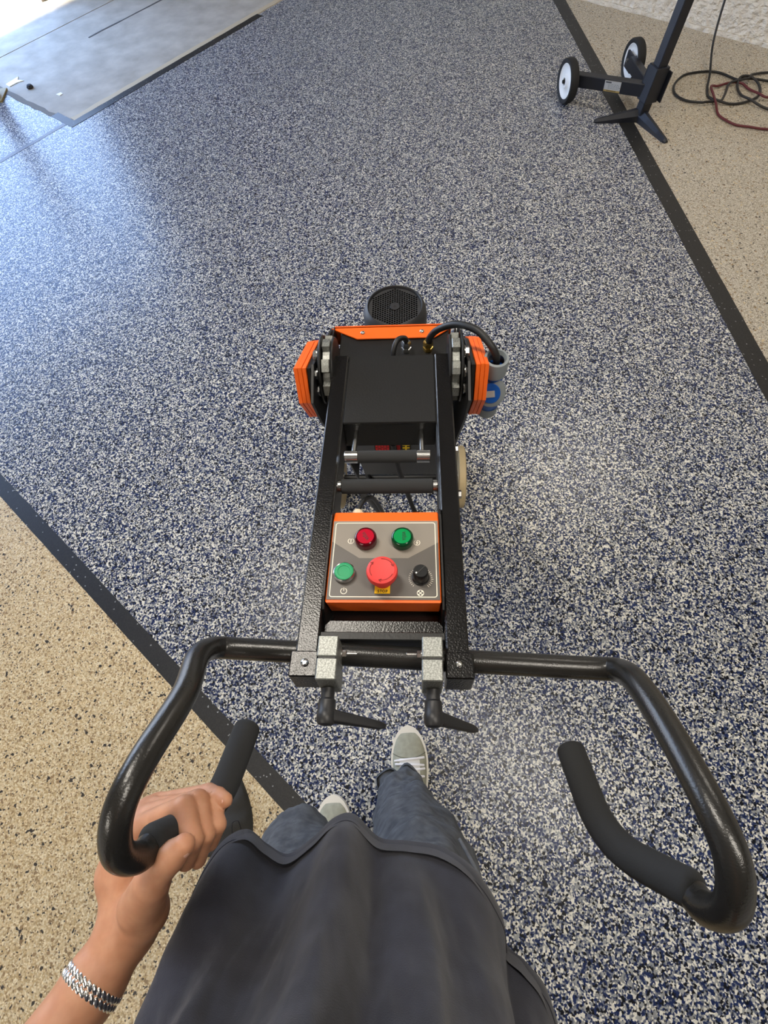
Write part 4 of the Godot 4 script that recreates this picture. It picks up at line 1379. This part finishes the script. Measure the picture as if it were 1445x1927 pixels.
func build_person() -> void:
	var t := thing("person", "person in charcoal T-shirt and grey trousers, left hand gripping the handlebar", "person", Vector3.ZERO)
	# ---- joints of the gripping hand and forearm
	var wrist := Vector3(-0.317, 0.961, 0.122)
	var fore1 := Vector3(-0.342, 0.971, 0.161)
	var fore2 := Vector3(-0.360, 0.987, 0.183)
	var elbow: Vector3 = wrist + (fore2 - wrist).normalized() * 0.26
	var shoulder := Vector3(-0.290, 1.365, 0.300)
	var J := hand_joints()
	var st := begin()
	var hb := []
	hb.append([wrist, fore1, 0.0265, 0.0275, 0.012])
	hb.append([fore1, elbow, 0.0280, 0.040, 0.012])
	hb.append([wrist, J.pal1, 0.0270, 0.027, 0.014])
	for f in ["I", "M", "R", "P"]:
		hb.append([J.pal1, J["m" + f], 0.0235, 0.0125 if f != "P" else 0.0110, 0.012])
	hb.append([wrist, J.then, 0.020, 0.0215, 0.014])
	hb.append([J.then, J.mT, 0.0205, 0.0150, 0.012])
	chain(hb, [J.cT, J.mT], [0.018, 0.0142], 0.010)
	chain(hb, [J.mT, J.iT, J.tT], [0.0138, 0.0128, 0.0100], 0.005)
	chain(hb, [J.mI, J.pI, J.dI, J.tI], [0.0122, 0.0116, 0.0100, 0.0084], 0.0022)
	chain(hb, [J.mM, J.pM, J.dM, J.tM], [0.0122, 0.0113, 0.0099, 0.0084], 0.0022)
	chain(hb, [J.mR, J.pR, J.dR, J.tR], [0.0115, 0.0102, 0.0092, 0.0080], 0.0022)
	chain(hb, [J.mP, J.pP, J.dP, J.tP], [0.0102, 0.0094, 0.0086, 0.0076], 0.0022)
	net(st, hb, 0.0028)
	# ---- the rest of the body, under the clothes
	var bb := []
	var pelvis := Vector3(-0.103, 0.92, 0.235)
	var chest := Vector3(-0.103, 1.22, 0.285)
	var neck := Vector3(-0.100, 1.46, 0.305)
	var rsh := Vector3(0.085, 1.365, 0.310)
	var relb := Vector3(0.150, 1.10, 0.380)
	var rwr := Vector3(0.075, 1.47, 0.170)
	bb.append([pelvis + Vector3(0, 0, 0.03), chest + Vector3(0, 0, 0.03), 0.088, 0.072, 0.04])
	bb.append([chest + Vector3(0, 0, 0.03), Vector3(-0.103, 1.33, 0.305), 0.078, 0.065, 0.04])
	bb.append([shoulder + Vector3(0.03, 0, 0), rsh - Vector3(0.03, 0, 0), 0.055, 0.055, 0.04])
	bb.append([Vector3(-0.1, 1.36, 0.30), neck + Vector3(0, 0.05, 0), 0.06, 0.052, 0.03])
	bb.append([Vector3(-0.098, 1.555, 0.285), Vector3(-0.096, 1.625, 0.300), 0.066, 0.090, 0.03])
	bb.append([Vector3(-0.096, 1.60, 0.205), Vector3(-0.096, 1.575, 0.196), 0.009, 0.012, 0.012])     # nose
	for s: float in [-1.0, 1.0]:
		bb.append([Vector3(-0.096 + s * 0.086, 1.60, 0.300), Vector3(-0.096 + s * 0.092, 1.62, 0.305), 0.010, 0.014, 0.008])
	bb.append([shoulder, elbow, 0.046, 0.038, 0.02])
	bb.append([elbow, elbow.lerp(wrist, 0.3), 0.040, 0.036, 0.01])
	bb.append([rsh, relb, 0.046, 0.038, 0.02])
	bb.append([relb, rwr, 0.040, 0.027, 0.015])
	bb.append([Vector3(-0.03, 0.88, 0.225), Vector3(-0.012, 0.50, 0.165), 0.075, 0.050, 0.03])
	bb.append([Vector3(-0.012, 0.50, 0.165), Vector3(-0.042, 0.11, 0.130), 0.050, 0.036, 0.02])
	bb.append([Vector3(-0.042, 0.09, 0.150), Vector3(-0.030, 0.045, 0.06), 0.026, 0.016, 0.01])
	bb.append([Vector3(-0.18, 0.88, 0.230), Vector3(-0.232, 0.50, 0.135), 0.075, 0.050, 0.03])
	bb.append([Vector3(-0.232, 0.50, 0.135), Vector3(-0.250, 0.11, 0.275), 0.050, 0.036, 0.02])
	bb.append([Vector3(-0.252, 0.09, 0.300), Vector3(-0.246, 0.045, 0.21), 0.026, 0.016, 0.01])
	net(st, bb, 0.014)
	# right hand, raised behind the camera
	var rb := []
	var palm := rwr + Vector3(-0.012, 0.060, -0.035)
	rb.append([rwr + (relb - rwr) * 0.1, palm, 0.026, 0.026, 0.012])
	for k in 4:
		var o := Vector3(-0.030 + 0.020 * k, 0.0, -0.010)
		var p0 := palm + Vector3(-0.030 + 0.020 * k, 0.028, -0.004)
		chain(rb, [p0, p0 + Vector3(0, 0.034, -0.008), p0 + Vector3(-0.004, 0.042, -0.030), p0 + Vector3(-0.006, 0.026, -0.042)], [0.0110, 0.0100, 0.0092, 0.0080], 0.003)
		rb.append([palm, p0, 0.022, 0.011, 0.01])
	chain(rb, [palm + Vector3(-0.022, -0.024, -0.008), palm + Vector3(-0.050, -0.004, -0.022), palm + Vector3(-0.056, 0.018, -0.038)], [0.014, 0.012, 0.009], 0.006)
	net(st, rb, 0.004)
	obj("body", st.commit(), M.skin, t)
	# nails that show: thumb and little finger
	obj("nail", nail(), M.nail, t, nail_at(J.iT, J.tT, 0.0090, Vector3(0.85, 0.42, -0.3)))
	obj("nail", nail(), M.nail, t, nail_at(J.dP, J.tP, 0.0062, Vector3(0.1, 1.0, 0.25)))
	# hair
	obj("hair", lathe([Vector2(0.101, -0.01), Vector2(0.104, 0.02), Vector2(0.098, 0.055), Vector2(0.075, 0.090), Vector2(0.03, 0.108), Vector2(0, 0.110)], 28), M.hair, t, TR(Vector3(-0.096, 1.625, 0.312), 18))
	# eyes and mouth
	for s: float in [-1.0, 1.0]:
		obj("eye", lathe([Vector2(0, -0.008), Vector2(0.010, -0.004), Vector2(0.011, 0), Vector2(0.010, 0.004), Vector2(0, 0.008)], 14), M.white_paint, t, TR(Vector3(-0.096 + s * 0.031, 1.622, 0.222), 90))
	obj("mouth", box(Vector3(0.046, 0.010, 0.010), 0.003), mat(c8(170, 96, 88), 0.5), t, TR(Vector3(-0.096, 1.545, 0.224)))
	# ---- bracelet: flat curb links around the wrist
	var axis := (fore2 - wrist).normalized()
	var br := Node3D.new()
	br.name = "bracelet"
	br.set_meta("label", "silver curb chain bracelet")
	t.add_child(br, true)
	br.transform = along(fore1 + axis * 0.002, axis)
	var core := PackedVector3Array()
	for k in 40:
		var a := TAU * k / 40
		core.append(Vector3(cos(a), 0, sin(a)) * 0.0288)
	obj("chain_core", tube(core, 0.0020, 8, true), mat(c8(96, 92, 88), 0.35, 1.0), br)
	var lm := lathe([Vector2(0, -1), Vector2(0.45, -0.85), Vector2(0.8, -0.5), Vector2(1, 0), Vector2(0.8, 0.5), Vector2(0.45, 0.85), Vector2(0, 1)], 12)
	var n := 34
	for row: float in [-1.0, 1.0]:
		for k in n:
			var a := TAU * (k + 0.25 * row) / n
			var outw := Vector3(cos(a), 0, sin(a))
			var tang := Vector3(-sin(a), 0, cos(a))
			var lean := (Vector3.UP * 0.62 + tang * 0.78).normalized()
			var x := lean.cross(outw)
			obj("link", lm, M.silver, br, Transform3D(Basis(x * 0.0025, lean * 0.0048, outw * 0.0016), outw * 0.0304 + Vector3.UP * row * 0.0031))
	# ---- trousers
	var tr := obj("trousers", trouser_leg([[Vector3(-0.050, 0.078, 0.094), 0.066, 0.078], [Vector3(-0.050, 0.16, 0.108), 0.070, 0.080], [Vector3(-0.030, 0.32, 0.140), 0.078, 0.080], [Vector3(-0.012, 0.50, 0.165), 0.085, 0.085], [Vector3(-0.014, 0.68, 0.195), 0.090, 0.092], [Vector3(-0.020, 0.90, 0.245), 0.092, 0.088]], 3), M.trousers, t, Transform3D.IDENTITY, "faded charcoal-grey work trousers")
	obj("trouser_leg", trouser_leg([[Vector3(-0.250, 0.055, 0.270), 0.064, 0.074], [Vector3(-0.248, 0.16, 0.245), 0.066, 0.074], [Vector3(-0.242, 0.32, 0.195), 0.072, 0.078], [Vector3(-0.232, 0.52, 0.135), 0.076, 0.078], [Vector3(-0.205, 0.68, 0.185), 0.086, 0.088], [Vector3(-0.185, 0.90, 0.245), 0.092, 0.088]], 8), M.trousers, tr)
	var pocket := PackedVector3Array(spline([Vector3(0.048, 0.70, 0.118), Vector3(0.062, 0.715, 0.150), Vector3(0.074, 0.72, 0.185), Vector3(0.078, 0.715, 0.215)], 6))
	obj("pocket_edge", tube(pocket, 0.003, 8), M.trousers, tr)
	build_shoe(t, Vector2(-0.013, -0.083), Vector2(-0.034, 0.201))
	build_shoe(t, Vector2(-0.240, 0.066), Vector2(-0.258, 0.350))
	# ---- T-shirt
	var rows := []
	var first := shirt_ring(0.866)
	var mid := Vector3(-0.1, 0, 0.22)
	var inner := []
	for p in first:
		inner.append(p.lerp(Vector3(mid.x, p.y, mid.z), 0.05) + Vector3(0, 0.03, 0))
	rows.append(inner)
	var edge := []
	for p in first:
		edge.append(p.lerp(Vector3(mid.x, p.y, mid.z), 0.012) - Vector3(0, 0.002, 0))
	rows.append(edge)
	for i in 47:
		rows.append(shirt_ring(lerpf(0.866, 1.468, i / 46.0)))
	var sh := obj("shirt", grid_mesh(rows, true, 1.0), M.shirt, t, Transform3D.IDENTITY, "washed charcoal T-shirt")
	for e: float in [0.888]:
		var hem := PackedVector3Array()
		for p in shirt_ring(e):
			hem.append(p)
		obj("hem_stitching", tube(hem, 0.0009, 6, true), M.stitch, sh)
	obj("loose_thread", tube(spline([Vector3(-0.241, 0.868, 0.060), Vector3(-0.239, 0.874, 0.048), Vector3(-0.231, 0.876, 0.046), Vector3(-0.230, 0.868, 0.056)], 6), 0.0006, 6), M.stitch, sh)
	for s in [0, 1]:
		var a: Vector3 = [shoulder, rsh][s]
		var b: Vector3 = [elbow, relb][s]
		obj("sleeve", tube(PackedVector3Array([a + Vector3([0.05, -0.05][s], 0.03, 0), a, a.lerp(b, 0.4), a.lerp(b, 0.75)]), [0.06, 0.066, 0.068, 0.072], 22), M.shirt, sh)

func hand_joints() -> Dictionary:
	return {
		"pal1": Vector3(-0.3262, 0.9574, 0.0743),
		"mI": Vector3(-0.2956, 0.9945, 0.0323),
		"pI": Vector3(-0.2333, 1.0380, 0.0185),
		"dI": Vector3(-0.2185, 1.0506, 0.0452),
		"tI": Vector3(-0.2348, 1.0230, 0.0653),
		"mM": Vector3(-0.3004, 0.9818, 0.0243),
		"pM": Vector3(-0.2257, 1.0242, 0.0148),
		"dM": Vector3(-0.2126, 1.0359, 0.0434),
		"tM": Vector3(-0.2288, 1.0091, 0.0664),
		"mR": Vector3(-0.3028, 0.9686, 0.0171),
		"pR": Vector3(-0.2171, 1.0106, 0.0177),
		"dR": Vector3(-0.2054, 1.0232, 0.0376),
		"tR": Vector3(-0.2187, 1.0029, 0.0540),
		"mP": Vector3(-0.2967, 0.9541, 0.0127),
		"pP": Vector3(-0.2246, 0.9971, 0.0089),
		"dP": Vector3(-0.2094, 1.0108, 0.0128),
		"tP": Vector3(-0.1996, 1.0163, 0.0174),
		"cT": Vector3(-0.2904, 1.0010, 0.0989),
		"mT": Vector3(-0.2602, 1.0378, 0.0760),
		"iT": Vector3(-0.2322, 1.0635, 0.0552),
		"tT": Vector3(-0.2184, 1.0698, 0.0469),
		"then": Vector3(-0.2924, 0.9801, 0.1076),
	}

func nail() -> ArrayMesh:            # a small curved plate; local y along the finger, z outwards
	var rows := []
	for i in 9:
		var row := []
		for j in 9:
			var u := i / 8.0 * 2 - 1
			var v := j / 8.0 * 2 - 1
			var x := v * 0.0052 * sqrt(max(0.0, 1.0 - 0.72 * u * u * u * u))
			row.append(Vector3(x, u * 0.0055, 0.0012 - v * v * 0.0022 - 0.0008 * u * u))
		rows.append(row)
	return grid_mesh(rows, false, 1.0)

func nail_at(a: Vector3, b: Vector3, r: float, up: Vector3) -> Transform3D:
	var y := (b - a).normalized()
	var z := (up - y * up.dot(y)).normalized()
	var x := y.cross(z)
	return Transform3D(Basis(x, y, z), b + z * r - y * 0.002)

# ---------------------------------------------------------------- stand, hoses and small things
func foot_bar(a: Vector3, b: Vector3) -> ArrayMesh:          # a tapered foot with a ridge along the top
	var st := begin()
	var d := b - a
	var L := d.length()
	var f := d / L
	var s := Vector3(-f.z, 0, f.x)
	var sec := func(t: float) -> Array:
		var w := lerpf(0.028, 0.014, t)
		var h := lerpf(0.055, 0.016, t)
		var c: Vector3 = a + d * t
		return [c + s * w, c + s * w + Vector3.UP * h * 0.55, c + s * w * 0.35 + Vector3.UP * h, c - s * w * 0.35 + Vector3.UP * h, c - s * w + Vector3.UP * h * 0.55, c - s * w]
	var ts := [0.0, 0.3, 0.7, 0.94, 1.0]
	for i in 4:
		var A: Array = sec.call(ts[i])
		var B: Array = sec.call(ts[i + 1])
		if i == 3:
			for k in 6:
				B[k] = B[k].lerp(a + d + Vector3.UP * 0.004, 0.35)
		var mid: Vector3 = a + d * ts[i] + Vector3.UP * 0.01
		for k in 6:
			var k1 := (k + 1) % 6
			var n: Vector3 = (A[k1] - A[k]).cross(B[k] - A[k]).normalized()
			if n.dot((A[k] + A[k1]) * 0.5 - mid) < 0:
				n = -n
			quad(st, A[k], A[k1], B[k1], B[k], n)
	var E: Array = sec.call(1.0)
	for k in 6:
		E[k] = E[k].lerp(a + d + Vector3.UP * 0.004, 0.35)
	for k in range(1, 5):
		tri(st, E[0], E[k], E[k + 1], f, f, f)
	return st.commit()

func build_stand() -> void:
	var base := Vector3(1.632, 0, -2.905)
	var t := thing("wheeled_stand", "dark steel post on splayed feet with two white-hubbed wheels near the white wall", "stand", base)
	var paint := mat(c8(26, 29, 38), 0.42)
	var up := Vector3(0.055, 1.0, 0.0).normalized()
	var post := begin()
	var pt := along(Vector3(0, 0.03, 0), up, deg_to_rad(12))
	add_box(post, Vector3(0.052, 1.9, 0.052), pt * T(0, 0.95, 0), 0.004)
	obj("post", post.commit(), paint, t)
	var sl := begin()
	add_box(sl, Vector3(0.074, 0.15, 0.074), pt * T(0, 0.135, 0), 0.003)
	add_box(sl, Vector3(0.10, 0.12, 0.008), pt * T(0.012, 0.14, -0.038), 0.002)
	add_box(sl, Vector3(0.008, 0.13, 0.10), pt * T(0.043, 0.13, 0.006), 0.002)
	obj("sleeve", sl.commit(), paint, t)
	obj("foot", foot_bar(Vector3(-0.01, 0, -0.005), Vector3(-0.235, 0, -0.030)), paint, t)
	obj("foot", foot_bar(Vector3(0.0, 0, 0.0), Vector3(0.060, 0, 0.235)), paint, t)
	var R := 0.098
	var hubs := [Vector3(-0.338, R, -0.262), Vector3(0.058, R, -0.375)]
	for k in 2:
		var h: Vector3 = hubs[k]
		var arm := begin()
		var a: Vector3 = Vector3(0.005, 0.135, 0)
		var e: Vector3 = h + [Vector3(0.03, 0.012, 0.012), Vector3(-0.025, 0.012, 0.04)][k]
		var d := e - a
		add_box(arm, Vector3(0.058, d.length(), 0.040), along((a + e) * 0.5, d, 0.0) * Transform3D.IDENTITY, 0.003)
		var ar := obj("arm", arm.commit(), paint, t)
		if k == 0:
			var lt := along(a.lerp(e, 0.47), d)
			var rl := mat(Color.WHITE, 0.4, 0.2)
			rl.albedo_texture = rating_print()
			obj("rating_label", flat_quad(0.085, 0.048, 0.0012), rl, ar, Transform3D(Basis(-lt.basis.y, lt.basis.z, -lt.basis.x), lt * Vector3(0, 0, 0.0214)), "silver rating label")
		else:
			obj("bracket", box(Vector3(0.012, 0.075, 0.085), 0.002), paint, ar, T(h.x - 0.026, h.y + 0.004, h.z + 0.010))
			obj("bolt", bolt_head(0.008, 0.010), M.steel, ar, TR(Vector3(h.x - 0.032, h.y + 0.006, h.z), 0, 0, 90))
		var wt := TR(h, 0, [4.0, 2.0][k], 90)
		var w := obj("wheel", lathe([Vector2(0.076, -0.016), Vector2(0.085, -0.022), Vector2(0.094, -0.021), Vector2(R, -0.014), Vector2(R, 0.014), Vector2(0.094, 0.021), Vector2(0.085, 0.022), Vector2(0.076, 0.016)], 40), M.rubber, t, wt, "black rubber tyre on a white hub")
		var hb := obj("hub", lathe([Vector2(0.078, -0.015), Vector2(0.074, -0.017), Vector2(0.068, -0.010), Vector2(0.050, -0.006), Vector2(0.036, -0.010), Vector2(0.028, -0.020), Vector2(0.016, -0.021), Vector2(0.016, 0.021), Vector2(0.028, 0.020), Vector2(0.036, 0.010), Vector2(0.050, 0.006), Vector2(0.068, 0.010), Vector2(0.074, 0.017), Vector2(0.078, 0.015)], 36), M.white_paint, w)
		obj("axle_nut", bolt_head(0.0085, 0.010), M.rubber, hb, T(0, 0.0205, 0))

func rating_print() -> ImageTexture:       # rows of print too small to read, over an ochre strip
	var img := Image.create(170, 96, false, Image.FORMAT_RGB8)
	img.fill(c8(188, 190, 192))
	rng.seed = 5
	img.fill_rect(Rect2i(10, 8, 60, 12), c8(70, 72, 78))
	for r in 4:
		var x := 40
		while x < 150:
			var w := rng.randi_range(5, 18)
			img.fill_rect(Rect2i(x, 28 + r * 12, w, 4), c8(120, 124, 130))
			x += w + 6
	img.fill_rect(Rect2i(0, 80, 170, 16), c8(176, 150, 92))
	img.fill_rect(Rect2i(30, 84, 100, 6), c8(90, 76, 48))
	return ImageTexture.create_from_image(img)

func build_hoses() -> void:
	var drop := [Vector3(2.25, 2.2, -3.66), Vector3(2.24, 1.0, -3.61), Vector3(2.22, 0.42, -3.53), Vector3(2.175, 0.13, -3.39), Vector3(2.12, 0.03, -3.20)]
	var h1 := drop + [V(2.080, -3.107), V(2.051, -3.024), V(2.060, -2.962, 0.013), V(2.00, -2.955, 0.018), V(1.983, -2.964, 0.014), V(1.923, -3.011), V(1.892, -3.086), V(1.922, -3.177), V(1.995, -3.252), V(2.064, -3.271), V(2.151, -3.264), V(2.207, -3.230), V(2.254, -3.140, 0.012), V(2.273, -3.127, 0.02), V(2.326, -3.121, 0.016), V(2.394, -3.093, 0.012), V(2.56, -2.99), V(2.70, -2.95)]
	var b := obj("rubber_hose", tube(spline(h1, 7), 0.0058, 12), M.cable)
	tag(b, "black hose hanging down the white wall and looping flat on the tan floor", "hose")
	var h2 := [V(2.75, -3.02), V(2.50, -3.16), V(2.36, -3.17, 0.012), V(2.30, -3.11, 0.026), V(2.197, -3.100, 0.02), V(2.148, -3.030, 0.01), V(2.099, -2.968), V(2.059, -2.956, 0.022), V(2.125, -2.929), V(2.200, -2.922), V(2.281, -2.946, 0.014), V(2.334, -3.013), V(2.343, -3.087, 0.016), V(2.308, -3.126, 0.028), V(2.259, -3.123, 0.03), V(2.231, -3.077, 0.014), V(2.214, -2.991, 0.012), V(2.228, -2.915, 0.022), V(2.289, -2.844), V(2.40, -2.78), V(2.62, -2.72)]
	var d := obj("rubber_hose", tube(spline(h2, 7), 0.0058, 12), mat(c8(44, 42, 42), 0.55))
	tag(d, "dark grey hose coiled with small loops over the red hose beside the white wall", "hose")
	var h3 := [V(2.62, -2.52), V(2.40, -2.60), V(2.208, -2.665), V(2.142, -2.701), V(2.081, -2.735), V(2.048, -2.790), V(2.034, -2.849), V(2.045, -2.924, 0.022), V(2.070, -3.005, 0.016), V(2.085, -3.085, 0.020), V(2.110, -3.105, 0.014), V(2.134, -3.101, 0.012), V(2.207, -3.118, 0.012), V(2.261, -3.095, 0.014), V(2.283, -3.041), V(2.296, -2.964, 0.020), V(2.32, -2.92, 0.02), V(2.42, -2.93), V(2.6, -2.90)]
	var e := obj("rubber_hose", tube(spline(h3, 7), 0.0056, 12), mat(c8(96, 34, 40), 0.5))
	tag(e, "dark red hose curving across the tan floor by the white wall", "hose")

func build_small() -> void:
	# yellow post at the edge of the doorway
	var bo := thing("bollard", "yellow post on the glossy floor at the left edge, beside the concrete bay", "bollard", Vector3(-2.125, 0, -4.055))
	obj("post", lathe([Vector2(0, 0), Vector2(0.05, 0), Vector2(0.05, 0.9), Vector2(0.045, 0.94), Vector2(0, 0.96)], 24), mat(c8(196, 158, 40), 0.5), bo)
	obj("base_plate", box(Vector3(0.16, 0.01, 0.16), 0.002), mat(c8(150, 130, 80), 0.6), bo, T(0, 0.005, 0))
	# scraps on the concrete
	var paper := begin()
	add_prism(paper, PackedVector2Array([Vector2(-0.05, -0.02), Vector2(0.0, -0.035), Vector2(0.05, -0.05), Vector2(0.03, -0.01), Vector2(0.055, 0.03), Vector2(0.01, 0.02), Vector2(-0.045, 0.03)]), 0.0, 0.004, Transform3D(Basis(Vector3(1, 0, 0), Vector3(0, 0, 1), Vector3(0, 1, 0)), Vector3.ZERO), 0.001)
	var pa := obj("paper_scrap", paper.commit(), M.white_paint, self, TR(Vector3(-2.02, -0.002, -4.214), 0, 35))
	tag(pa, "torn white scrap lying on the grey concrete, the larger of the scraps", "scrap")
	var chip := begin()
	add_prism(chip, PackedVector2Array([Vector2(-0.02, -0.012), Vector2(0.012, -0.02), Vector2(0.02, 0.006), Vector2(-0.004, 0.018)]), 0.0, 0.003, Transform3D(Basis(Vector3(1, 0, 0), Vector3(0, 0, 1), Vector3(0, 1, 0)), Vector3.ZERO), 0.001)
	var pc := obj("paint_chip", chip.commit(), M.white_paint, self, TR(Vector3(-1.685, -0.002, -3.985), 0, 20))
	tag(pc, "small white paint chip on the concrete near the corner of the black tape", "paint chip")
	var st := begin()
	add_lathe(st, [Vector2(0, 0), Vector2(0.018, 0.0), Vector2(0.022, 0.008), Vector2(0.015, 0.018), Vector2(0, 0.021)], 7, Transform3D.IDENTITY, true)
	var so := obj("stone", st.commit(), mat(c8(52, 50, 50), 0.8), self, TR(Vector3(-1.896, -0.002, -4.117), 0, 12))
	tag(so, "small dark stone on the grey concrete beside the white scrap", "stone")
	# folded dark cloth on the tan floor under the left grip
	var rows := []
	for i in 17:
		var row := []
		for j in 11:
			var u := i / 16.0
			var v := j / 10.0
			var left := Vector3(-0.520, 0, 0.000).lerp(Vector3(-0.600, 0, 0.175), u)
			var right := Vector3(-0.500, 0, 0.000).lerp(Vector3(-0.482, 0, 0.200), u) + Vector3(0.022 * sin(PI * u), 0, 0)
			var p := left.lerp(right, v)
			p.y = 0.003 + 0.020 * pow(sin(PI * clampf(v, 0.0, 1.0)), 0.5) * pow(sin(PI * clampf(u * 0.92 + 0.04, 0, 1)), 0.4) + 0.003 * sin(u * 21.0 + v * 4.0)
			if i == 0 or i == 16 or j == 0 or j == 10:
				p.y = 0.001
			row.append(p)
		rows.append(row)
	var cl := obj("cloth", grid_mesh(rows, false, 1.0), M.fabric)
	tag(cl, "dark grey folded cloth on the tan floor beneath the left handlebar grip", "cloth")
	# a support post of the doorway, seen at its foot, belongs to the setting (trim_9)

# ---------------------------------------------------------------- scene
func _ready() -> void:
	# camera
	var cam := Camera3D.new()
	cam.name = "camera"
	var pr := deg_to_rad(64.0)
	var rr := deg_to_rad(-7.5)
	var down := Vector3(0, -cos(pr), sin(pr))
	var fwd := Vector3(0, -sin(pr), -cos(pr))
	var e1 := Vector3.RIGHT * cos(rr) - down * sin(rr)
	var e2 := Vector3.RIGHT * sin(rr) + down * cos(rr)
	cam.transform = Transform3D(Basis(e1, -e2, -fwd), Vector3(0, 1.6, 0))
	cam.fov = rad_to_deg(2.0 * atan(963.5 / 950.0))
	cam.near = 0.02
	cam.far = 120.0
	add_child(cam, true)
	cam.current = true
	# sky, exposure
	var env := Environment.new()
	var sky := Sky.new()
	var ps := ProceduralSkyMaterial.new()
	ps.sky_top_color = Color(0.50, 0.66, 0.90)
	ps.sky_horizon_color = Color(0.90, 0.94, 0.98)
	ps.ground_bottom_color = Color(0.45, 0.44, 0.42)
	ps.ground_horizon_color = Color(0.7, 0.72, 0.74)
	ps.sky_energy_multiplier = 2.5
	sky.sky_material = ps
	env.background_mode = Environment.BG_SKY
	env.sky = sky
	env.tonemap_mode = Environment.TONE_MAPPER_LINEAR
	env.tonemap_exposure = 1.28
	env.sdfgi_enabled = true
	env.ssao_enabled = true
	env.ssil_enabled = true
	var we := WorldEnvironment.new()
	we.name = "environment"
	we.environment = env
	add_child(we, true)
	# sun outside the doorway, coming down along the front wall
	var sun := DirectionalLight3D.new()
	sun.name = "sun"
	var s0 := rp(-1.0, 0.24)
	sun.look_at_from_position(Vector3.ZERO, Vector3(-s0.x, -1.5, -s0.y), Vector3.UP)
	sun.light_color = Color(1.0, 0.95, 0.86)
	sun.light_energy = 6.0
	sun.light_angular_distance = 4.0
	sun.shadow_enabled = true
	add_child(sun, true)
	make_materials()
	# ceiling fittings
	ceiling_light(0.45, -0.64, 1.9, "white strip light on the ceiling above the person")
	ceiling_light(0.45, 1.25, 2.6, "white strip light on the ceiling above the machine's motor")
	ceiling_light(3.0, 0.4, 2.0, "white strip light on the ceiling nearest the right wall")
	ceiling_light(-2.0, 0.4, 2.0, "white strip light on the ceiling over the tan floor")
	build_room()
	build_grinder()
	build_person()
	build_stand()
	build_hoses()
	build_small()
